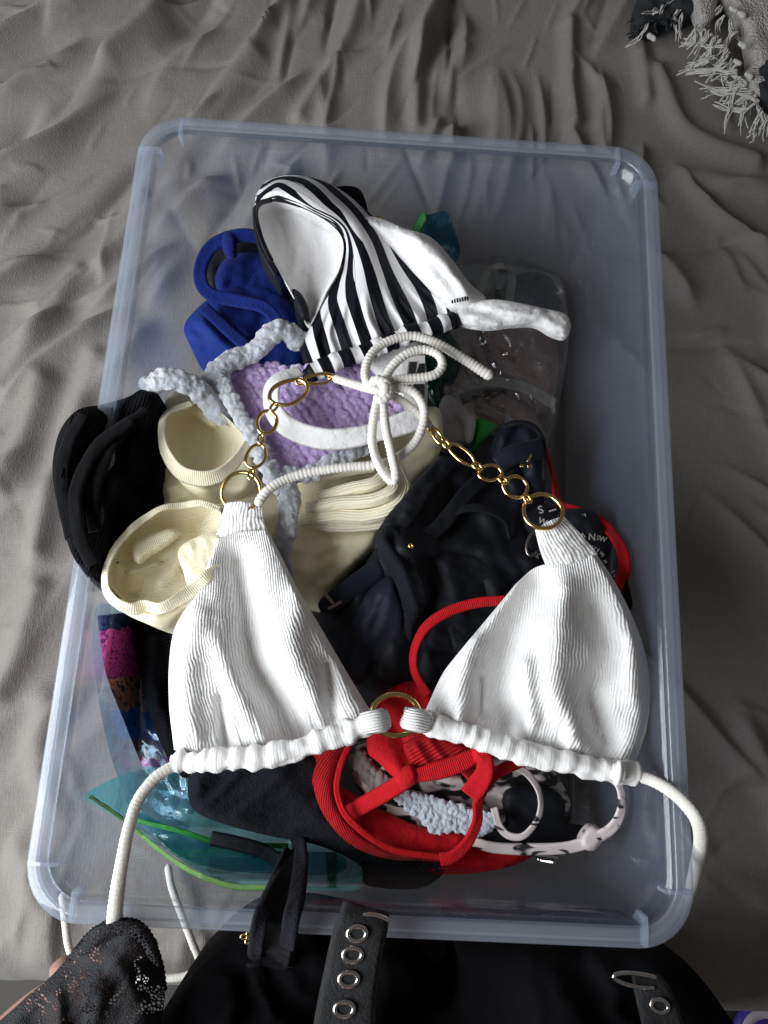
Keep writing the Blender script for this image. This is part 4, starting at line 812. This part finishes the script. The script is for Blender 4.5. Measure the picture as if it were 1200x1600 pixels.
# ------------------------------------------------------------------ the white bikini on top
M_loop = fabric('white_rib_loop', (.84,.83,.82), .9, .1, rib=.0016, ribh=.0004, axis=1, crinkle=(420,.0003), var=.02, sss=.3, spec=.1)
W = thing('white_bikini_top', 'white crinkle rib triangle bikini top with gold ring chains, spread over the heap', 'bikini top', U(620, 1100, .15)[0])
def ribcup(T, B, Lq, Rq, zbase, folds, seed, skew=0, pitch=5.3):
    X0 = coons(T, B, Lq, Rq, 60, 60); wid = np.linalg.norm(X0[:, -1]-X0[:, 0], axis=1); wm = wid.max()
    def zf(u, v, px, py):
        P = np.stack([px.ravel(), py.ravel()], 1)
        wv = np.interp(v, np.linspace(0, 1, 60), wid)
        we = wv**.62*wm**.38
        z = zbase(u, v, px, py) + 1.25*foldsum(P, folds).reshape(u.shape)
        wr = fbm(px/55, py/75, seed, 3)*8 + 2.3*fbm(px/13, py/16, seed+4, 2)
        ph = 2*np.pi*((u-.5)*we + skew*v*60)/pitch + wr
        cr_ = .55+.45*fbm(px/26, py/12, seed+6, 2)
        z += .00032*np.sin(ph)*(.7+.6*cr_) + .0002*fbm(px/6, py/4.5, seed+8, 2) + .0012*fbm(px/40, py/60, seed+2)
        gath = smooth((v-.70)/.28); z += gath*.0042*fbm(u*15, v*1.1, seed+11, 2)
        ed = np.minimum(u, 1-u); z -= .007*(1-smooth(ed/.07))**2
        return z
    return patch('cup', W, T, B, Lq, Rq, zf, M_rib, 330, 250, .0016)
ribcup([(338,842),(372,832),(418,828)], [(272,1172),(330,1176),(400,1172),(470,1160),(530,1142),(582,1116)],
       [(338,842),(318,890),(298,935),(272,985),(264,1040),(264,1100),(268,1140),(272,1172)], [(418,828),(440,870),(468,925),(498,975),(530,1030),(560,1080),(582,1116)],
       lambda u, v, px, py: .154+.008*np.sin(math.pi*np.clip(v, 0, 1))*np.sin(math.pi*u)**.7-.006*v+.006*(1-v),
       [([(372,880),(385,960),(398,1040),(440,1105),(468,1160)],-.013,26),([(335,1000),(372,1080),(400,1150)],.005,20),([(470,930),(455,1010),(490,1090)],.007,26),([(310,960),(290,1060),(300,1150)],.006,22),([(510,1040),(520,1120)],-.005,12),([(345,1090),(352,1160)],-.004,9)], 90)
ribcup([(806,912),(838,886),(880,878),(932,866)], [(664,1112),(720,1134),(800,1156),(880,1176),(940,1188),(992,1192)],
       [(806,912),(785,938),(750,980),(715,1022),(690,1056),(664,1112)], [(932,866),(955,900),(982,950),(1004,1006),(1016,1070),(1012,1130),(1002,1165),(992,1192)],
       lambda u, v, px, py: .155+.009*np.sin(math.pi*np.clip(v, 0, 1))*np.sin(math.pi*u)**.7-.006*v,
       [([(842,915),(800,985),(782,1060),(788,1130)],-.013,26),([(880,920),(872,1000),(868,1080),(905,1160)],.008,26),([(735,1000),(720,1070),(715,1120)],.006,18),([(925,950),(950,1020),(925,1080),(940,1150)],-.010,22),([(985,1000),(990,1090)],.006,18),([(750,1060),(752,1120)],-.004,9),([(820,1040),(830,1130)],.005,14)], 120, .1)
def tabpatch(T, B, Lq, Rq, z0, seed):
    patch('apex_tab', W, T, B, Lq, Rq, lambda u, v, px, py: z0+.0035*np.sin(math.pi*u)+.0005*np.sin(u*2*math.pi*12+4*fbm(px/20, py/20, seed))*.6+.0008*fbm(px/10, py/10, seed)-.011*v**1.5+.0006*smooth((v-.35)/.05), M_rib, 70, 40, .004)
tabpatch([(352,786),(378,784),(408,792)], [(334,850),(375,842),(424,838)], [(352,786),(344,815),(334,850)], [(408,792),(412,815),(424,838)], .1610, 3)
tabpatch([(838,826),(858,814),(880,806)], [(858,890),(895,880),(934,866)], [(838,826),(846,858),(858,890)], [(880,806),(905,832),(934,866)], .1625, 5)
casing('gathered_hem', W, [(268,1188,.152),(320,1190,.156),(400,1184,.158),(470,1170,.158),(530,1148,.158),(585,1126,.158)], .0068, M_rib, 12, 91, None, .26, 75)
casing('gathered_hem', W, [(655,1124,.158),(700,1140,.158),(770,1162,.158),(850,1184,.158),(930,1200,.157),(1004,1210,.154)], .0068, M_rib, 13, 92, None, .24, 80)
ribbon('ring_loop', W, [(566,1131,.163),(580,1128,.1665),(594,1126,.1665),(603,1124,.161),(600,1124,.156)], [.013,.0145,.0145,.014,.013], M_loop, t=.0045, wob=0, cup=-.25, wrin=.0005)
ribbon('ring_loop', W, [(670,1130,.163),(656,1126,.1665),(644,1124,.1665),(635,1122,.161),(638,1122,.156)], [.013,.0145,.0145,.014,.013], M_loop, t=.0045, wob=0, cup=-.25, wrin=.0005)
casing('hem_keeper', W, [(956,1205,.162),(976,1210,.163)], .0105, M_rib, 1, 95, None, .03, 3)
ring('center_ring', W, (618,1117,.160), 36, 30, .0019, M_gold, 0, (0, 0))
# neck chains
zc = .164
def link(px, py, a, b, ang, wire=.00125, z=zc, tilt=(0, 0), name='chain_link', lp=.05, seed=0): ring(name, W, (px, py, z), a, b, wire, M_gold, ang, tilt, lp, seed)
link(377,768,32,31,0,.00150,.163,(8,10),'chain_ring',.02); link(400,713,15,21,20,seed=1); link(417,660,16,20,5,.0014,seed=2); link(451,613,33,21,-22,.00150,zc+.002,(6,0),'chain_ring',.04,3); link(498,592,24,8,-10,.0012,zc+.003,(0,12),seed=4)
for x, y, an in ((393,742,100),(408,686,95),(428,636,120),(470,597,-10),(521,590,0)): link(x, y, 8, 4.5, an, .0010, zc+.0025, (0,0), 'jump_ring', 0)
link(848,799,31,30,0,.00150,.166,(6,-8),'chain_ring',.02,1); link(805,761,20,18,10,seed=5); link(766,739,19,13,-8,.0012,seed=6); link(722,711,27,10,38,.0012,seed=7); link(684,682,15,6,55,.0016,zc+.002,seed=8)
for x, y, an in ((824,779,50),(786,750,35),(746,729,30),(697,694,55),(674,670,55)): link(x, y, 8, 4.5, an, .0011, zc+.0025, (0,0), 'jump_ring', 0)
# neck tie: cords and the bow
rc = .0030
CK = dict(cor=.085, per=.0026)
cord('neck_cord', W, [(520,590,.167),(545,598,.171),(575,607,.175),(598,612,.177)], rc, M_cordw, seed=1, **CK)
cord('neck_cord', W, [(674,668,.167),(655,648,.170),(630,628,.174),(605,614,.177)], rc, M_cordw, seed=2, **CK)
cord('bow_tail', W, [(592,610,.176),(573,596,.178),(572,572,.178),(585,548,.177),(610,532,.176),(645,525,.175),(680,535,.173),(720,558,.170),(770,590,.166)], [rc,rc,rc,rc*1.1,rc*1.25], M_cordw, seed=3, **CK)
cord('bow_loop', W, [(600,608,.178),(608,580,.179),(630,557,.180),(660,546,.180),(684,554,.180),(691,572,.180),(678,586,.180),(650,591,.180),(620,593,.180),(600,602,.180)], rc, M_cordw, seed=4, **CK)
cord('bow_loop', W, [(602,608,.180),(630,607,.180),(652,618,.179),(663,645,.176),(655,680,.172),(635,705,.168),(612,720,.166)], rc, M_cordw, seed=5, **CK)
cord('bow_tail', W, [(612,720,.166),(585,727,.167),(540,730,.167),(490,737,.166),(450,748,.166),(420,765,.167),(400,790,.166)], [rc,rc,rc*1.05,rc*1.1], M_cordw, seed=6, **CK)
cord('bow_loop', W, [(592,618,.182),(584,655,.180),(582,695,.176),(594,730,.173),(612,752,.172),(618,742,.174),(612,710,.176),(603,670,.180),(598,625,.182)], rc, M_cordw, seed=7, **CK)
cord('bow_knot', W, [(578,600,.182),(590,594,.185),(604,600,.186),(607,614,.185),(597,624,.184),(584,620,.183)], rc*1.15, M_cordw, seed=8, **CK)
cord('bow_knot', W, [(590,592,.181),(602,606,.187),(594,626,.182)], rc*1.2, M_cordw, seed=9, **CK)
INSIDE = False
# side ties
cord('side_tie', W, [(286,1192,.152),(262,1202,.155),(238,1220,.158),(215,1252,.162),(201,1295,.168),(191,1345,.172),(183,1395,.1735),(179,1440,.1735),(180,1480,.160),(190,1520,.12)], [.0036,.0034,.0035,.0038,.0044,.0048,.0050,.0050], M_cordw, flat=.75, seed=10, cor=.05, per=.0026)
cord('side_tie', W, [(996,1212,.155),(1020,1220,.160),(1048,1236,.168),(1072,1258,.177),(1089,1282,.181),(1095,1308,.172),(1092,1335,.150),(1085,1365,.11),(1075,1400,.06),(1060,1430,.02)], [.0036,.0040,.0042,.0041,.0039,.0036], M_cordw, flat=.75, seed=11, cor=.05, per=.0026)
cord('hanging_tie', W, [(97,1395,.03),(102,1440,.024),(108,1480,.018),(125,1515,.012),(165,1535,.010),(230,1530,.010),(290,1525,.012),(310,1502,.012),(300,1472,.012),(284,1430,.010),(268,1385,.007),(262,1350,.004)], .0028, M_cordw, seed=12, cor=.05, per=.0026)

INSIDE = False
# ------------------------------------------------------------------ woven throw, back right
T_ = thing('woven_throw', 'black and cream woven throw with knotted fringe on the bed behind the tub', 'throw', U(1150, 60, 0)[0])
def woven(name, c1, c2):
    M, N, L, P = nt(name); tc = N.new('ShaderNodeTexCoord'); vo = N.new('ShaderNodeTexVoronoi'); vo.inputs['Scale'].default_value = 420; L.new(tc.outputs['Object'], vo.inputs['Vector'])
    L.new(mix_(N, L, noise_(N, L, tc.outputs['Object'], 90, 3), c1, c2), P.inputs['Base Color']); P.inputs['Roughness'].default_value = .95
    L.new(bump_(N, L, vo.outputs['Distance'], -.0015), P.inputs['Normal']); return M
M_thr = woven('cream_weave', (.34,.32,.31), (.46,.44,.42)); M_thrb = woven('black_weave', (.008,.010,.013), (.03,.035,.04)); M_fr = fabric('fringe_yarn', (.50,.48,.46), .95, .3, var=.1)
lump('cream_panel', T_, [(1090,-30),(1130,-10),(1160,40),(1172,95),(1160,130),(1190,160),(1260,180),(1300,60),(1280,-60),(1120,-80)], .022, M_thr, bulge=.010, er=30, thick=.012, wr=(.005,30,60,3), seed=100)
lump('cream_strip', T_, [(1085,-40),(1120,-40),(1118,20),(1100,35),(1086,15)], .024, M_thr, bulge=.006, er=10, thick=.01, seed=103)
lump('black_panel', T_, [(990,25),(1000,-10),(1040,-60),(1110,-60),(1098,10),(1075,30),(1045,38),(1015,52),(994,48)], .012, M_thrb, bulge=.010, er=20, thick=.010, wr=(.005,22,20,3), seed=101)
lump('black_corner', T_, [(1180,115),(1210,85),(1300,80),(1300,200),(1200,160),(1184,140)], .028, M_thrb, bulge=.008, er=16, thick=.012, wr=(.003,18,60,3), seed=102)
def strand(x0, y0, ang, ln, z0, g, w):
    pts = [(x0, y0, z0)]; a = ang
    for i in range(6):
        a += g.normal(0, .34); pts.append((pts[-1][0]+math.cos(a)*ln/6, pts[-1][1]+math.sin(a)*ln/6, max(.006, z0*(1-.13*i)+g.normal(0, .002))))
    P, q = path3(pts, .0022); return cord_data(P, q, w, 5, .12, .004, int(g.integers(99)))
g = np.random.default_rng(5); parts = []
def tassel(x0, y0, ang, ln, z0, n, w, out, spread=2.2):
    base = [(x0, y0)]; a = ang
    for i in range(6):
        a += g.normal(0, .30); base.append((base[-1][0]+math.cos(a)*ln/6, base[-1][1]+math.sin(a)*ln/6))
    for _ in range(n):
        ph, ox, oy = g.uniform(0, 6.3), g.normal(0, spread), g.normal(0, spread); k = int(g.integers(5, 8)); fl = g.normal(0, 1.3, 2)
        pts = [(b[0]+ox*(.5+.12*i)+1.6*math.sin(ph+i*1.3)+fl[0]*max(0, i-3), b[1]+oy*(.5+.12*i)+1.6*math.cos(ph+i*1.3)+fl[1]*max(0, i-3), max(.007, z0*(1-.11*i)+g.normal(0, .0012))) for i, b in enumerate(base[:k])]
        P, q = path3(pts, .0018); out.append(cord_data(P, q, w*g.uniform(.8, 1.25), 6, .14, .0022, int(g.integers(99))))
for (x0, y0, x1, y1, ang, n, ln) in ((1128,62,1150,100,2.5,6,72),(1086,36,1122,60,2.2,7,52),(1150,108,1180,150,2.75,7,84),(1100,84,1150,100,2.6,4,56),(1165,152,1205,185,1.3,5,40),(1125,8,1150,58,2.0,5,55),(1175,150,1195,170,2.6,4,70)):
    for i in range(n):
        t = (i+.5)/n; tassel(x0+(x1-x0)*t+g.normal(0, 3), y0+(y1-y0)*t+g.normal(0, 3), ang+g.normal(0, .28), ln*g.uniform(.7, 1.15), .030, int(g.integers(6, 10)), .00062, parts)
V, f, uv = merge(parts); mk('fringe', V, f, M_fr, T_, uv, kind='stuff'); parts = []
for i in range(9): tassel(1004+i*8, 38-g.uniform(0, 45), g.choice([2.7, .3, 1.6])+g.normal(0, .4), g.uniform(30, 60), .026, 4, .0006, parts)
V, f, uv = merge(parts); mk('fringe', V, f, M_fr, T_, uv, kind='stuff'); parts = []
for i in range(9): tassel(1002+i*8, 36-g.uniform(0, 45), g.uniform(1.6, 3.2), g.uniform(20, 45), .024, 6, .0008, parts)
V, f, uv = merge(parts); mk('dark_fringe', V, f, M_thrb, T_, uv, kind='stuff')
for x, y, a in ((1152,97,20),(1160,70,30),(1170,118,15),(1146,15,60),(1158,22,40),(1018,58,10)):
    puffs('fringe_knot', T_, U([x-3, x, x+3], [y-2, y, y+2], .034 if x > 1100 else .018), .0028, M_fr, int(x), kind=None)

# ------------------------------------------------------------------ the person in front
person = thing('person', 'person in a black dress with black lace sleeve and eyelet straps, standing before the tub', 'person', (0, -.46, -.46))
def skinmesh(name, nodes, edges, mat, root, sub=2):
    me = bpy.data.meshes.new(name); o0 = parent_origin(root)
    me.from_pydata([Vector(p[:3])-o0 for p in nodes], edges, []); o = bpy.data.objects.new(name, me); COL.objects.link(o)
    md = o.modifiers.new('Skin', 'SKIN'); md.use_smooth_shade = True
    for v, p in zip(me.skin_vertices[0].data, nodes): v.radius = (p[3], p[3]); v.use_root = False
    me.skin_vertices[0].data[0].use_root = True
    sb = o.modifiers.new('Sub', 'SUBSURF'); sb.levels = sub; sb.render_levels = sub
    dg = bpy.context.evaluated_depsgraph_get(); m2 = bpy.data.meshes.new_from_object(o.evaluated_get(dg)); o.modifiers.clear(); o.data = m2; m2.materials.clear(); m2.materials.append(mat)
    o.parent = root; return o
def up(px, py, z, r): return (*U(px, py, z)[0], r)
# skeleton: pelvis, spine, thighs to the knees, left arm to the hand
nodes = [(.05,-.50,.02,.075),(.05,-.53,.22,.075),(.05,-.55,.42,.080),(-.12,-.54,.46,.045),(-.20,-.56,.25,.036),
         up(-10,1690,.125,.030), up(60,1610,.128,.024), up(110,1560,.130,.019), up(150,1520,.132,.018), up(178,1490,.134,.019),
         (-.02,-.44,-.05,.062),(-.02,-.43,-.30,.048),(.12,-.44,-.05,.062),(.12,-.43,-.30,.048)]
edges = [(0,1),(1,2),(2,3),(3,4),(4,5),(5,6),(6,7),(7,8),(8,9),(0,10),(10,11),(0,12),(12,13)]
for k, (ax, ay, bx, by, cx2, cy2) in enumerate(((160,1478,170,1458,182,1452),(175,1472,190,1452,204,1450),(192,1475,210,1458,224,1462),(205,1485,224,1474,236,1482))):
    i = len(nodes); r = (.0085, .009, .0085, .0072)[k]
    nodes += [up(ax, ay, .139, r), up(bx, by, .141, r*.92), up(cx2, cy2, .128, r*.85)]; edges += [(9, i), (i, i+1), (i+1, i+2)]
i = len(nodes); nodes += [up(118,1530,.138,.010), up(98,1518,.140,.009), up(92,1500,.136,.008)]; edges += [(8, i), (i, i+1), (i+1, i+2)]
skinmesh('body', nodes, edges, M_skin, person)
def skz(P, d): return 0
lump('dress', person, [(225,1640),(262,1570),(300,1525),(335,1492),(372,1468),(410,1459),(470,1458),(520,1466),(580,1476),(628,1484),(648,1510),(680,1552),(706,1568),(722,1530),(716,1492),(724,1478),(800,1477),(900,1482),(1000,1486),(1056,1492),(1092,1525),(1130,1575),(1165,1640),(1175,1760),(700,1800),(220,1760)],
     [(400,1470,.125),(620,1490,.115),(690,1560,.07),(900,1490,.115),(1100,1540,.115),(400,1700,.17),(900,1700,.17)], M_dress, bulge=.014, er=40, thick=.10, s=12, wr=(.006,60,70,3), seed=110)
# lace sleeve
def lace_mat(name, cell, wall, dens):
    M, N, L, P = nt(name); tc = N.new('ShaderNodeTexCoord'); ob = tc.outputs['UV']
    vo = N.new('ShaderNodeTexVoronoi'); vo.feature = 'DISTANCE_TO_EDGE'; vo.inputs['Scale'].default_value = cell; vo.inputs['Randomness'].default_value = .8; L.new(ob, vo.inputs['Vector'])
    net = math_(N, L, 'LESS_THAN', vo.outputs['Distance'], wall)
    mot = math_(N, L, 'GREATER_THAN', noise_(N, L, ob, cell*.13, 3, .6, 1.5), dens)
    P.inputs['Base Color'].default_value = (.008, .008, .011, 1); P.inputs['Roughness'].default_value = .8
    L.new(math_(N, L, 'MAXIMUM', net, mot), P.inputs['Alpha']); L.new(bump_(N, L, noise_(N, L, ob, cell*1.5, 3), .0012), P.inputs['Normal']); return M
M_lace = lace_mat('black_lace', 420, .13, .49); M_net = lace_mat('black_net', 400, .10, .72)
sl = lump('lace_sleeve', person, [(-40,1640),(30,1568),(80,1525),(112,1488),(142,1455),(168,1441),(195,1437),(222,1444),(240,1470),(252,1505),(258,1545),(252,1600),(240,1700),(-40,1720)],
     [(190,1445,.176),(110,1500,.160),(250,1530,.150),(150,1560,.172),(60,1620,.166),(200,1650,.172)], M_lace, bulge=.010, er=50, thick=.0006, s=6, wr=(.003,26,-50,3), folds=[([(90,1560),(95,1640)],.005,10),([(170,1490),(220,1560)],.003,14)], seed=112)
lump('net_trim', person, [(118,1490),(142,1458),(168,1444),(195,1440),(220,1447),(238,1472),(250,1510),(235,1500),(215,1470),(190,1462),(165,1468),(140,1490)], .182, M_net, bulge=.002, er=12, thick=.0005, s=5, seed=113)
sc_edge = cr([(105,1500),(142,1456),(168,1441),(195,1437),(222,1444),(240,1470),(252,1505),(259,1548)], step=5); e3 = []
P, q = path3([(p[0], p[1], .176-.00035*abs(p[0]-190)) for p in sc_edge], .0008); parts = [cord_data(P, q, .0011, 6, .3, .003, 3)]
for i in range(2, len(P)-2, 4):
    T = P[i+1]-P[i-1]; nrm = np.cross(T, (0, 0, 1)); nrm /= np.linalg.norm(nrm)
    if nrm[1] < -.2 or (nrm[0] < 0 and P[i, 0] > U(200,1450,.158)[0, 0]): nrm = -nrm
    pt = np.linspace(0, .0013, 5)[:, None]*(nrm+RNG.normal(0, .25, 3))+P[i]; parts.append(cord_data(pt, np.linspace(0, .0026, 5), .0004, 4))
V, f, uv = merge(parts); mk('sleeve_edging', V, f, M_velvet, person, uv)
# eyelet straps
M_strap = fabric('worn_black_strap', (.014,.014,.015), .85, .05, crinkle=(260,.0012), weave=900, weaveh=.0005, var=.5, spec=.3)
st = ribbon('eyelet_strap', person, [(572,1418,.178),(568,1440,.184),(558,1475,.186),(550,1520,.184),(542,1570,.184),(534,1650,.186)], [.027,.029,.030,.031,.033,.035], M_strap, t=.0026, wob=.04)
def eyelet(px, py, z, a, b, ang, root):
    ring('eyelet', root, (px, py, z), a, b, .0013, M_steel, ang, n=28, k=8, flat=.7)
    c = U(px, py, z-.0004)[0]; mp_ = mpp(z); t = np.linspace(0, 2*math.pi, 20, endpoint=False)
    V = np.stack([c[0]+a*mp_*np.cos(t), c[1]+b*mp_*np.sin(t), c[2]+0*t], 1); V2 = V.copy(); V2[:, 2] -= .0003
    mk('eyelet_hole', np.vstack([V, V2]), [list(range(20)), list(range(39, 19, -1))]+[[i, i+20, (i+1) % 20+20, (i+1) % 20] for i in range(20)], M_ink, root, flat=True)
for x, y, z in ((558,1459,.1875),(551,1492,.1872),(545,1530,.1862),(538,1577,.1862)): eyelet(x, y, z, 13, 9, -5, st)
ring('strap_ring', person, (588,1441,.182), 22, 9, .0013, M_steel, 12, (0, 8), gap=40)
st = ribbon('eyelet_strap', person, [(1010,1524,.142),(1018,1545,.148),(1030,1580,.152),(1048,1650,.160)], [.018,.023,.025,.027], M_strap, t=.0026, wob=.04)
eyelet(1031, 1572, .1540, 12, 8, 10, st)
ring('strap_ring', person, (998,1532,.150), 36, 9, .0013, M_steel, 6, (0, 10), gap=50)
for i, (x, y) in enumerate(((382,1464),(390,1462),(396,1467),(388,1469))): ring('clasp_link', person, (x, y, .146), 5, 3, .0008, M_gold, 40*i)
# small round lid on the floor, corner of the frame
T_ = thing('round_lid', 'round purple rimmed lid with a white band on the dark floor by the bed', 'lid', U(1192, 1618, -.455)[0])
def lathe(name, prof, mat, root, n=40):
    o0 = parent_origin(root); V = []; k = len(prof)
    for r_, z in prof:
        for j in range(n): a = 2*math.pi*j/n; V.append((o0.x+r_*math.cos(a), o0.y+r_*math.sin(a), o0.z+z))
    f = [(i*n+j, i*n+(j+1) % n, (i+1)*n+(j+1) % n, (i+1)*n+j) for i in range(k-1) for j in range(n)] + [list(range(n-1, -1, -1)), list(range((k-1)*n, k*n))]
    mk(name, V, f, mat, root)
lathe('rim', [(.040,-.004),(.042,.004),(.040,.010),(.036,.011)], fabric('violet_plastic', (.10,.08,.50), .35, 0, spec=.5), T_)
lathe('band', [(.036,.009),(.0355,.0125),(.024,.0125),(.024,.010)], fabric('lilac_white_plastic', (.70,.62,.76), .35, 0, spec=.5), T_)
lathe('centre', [(.0235,.009),(.023,.012),(.001,.013)], fabric('violet_plastic_inner', (.09,.06,.40), .35, 0, spec=.5), T_)
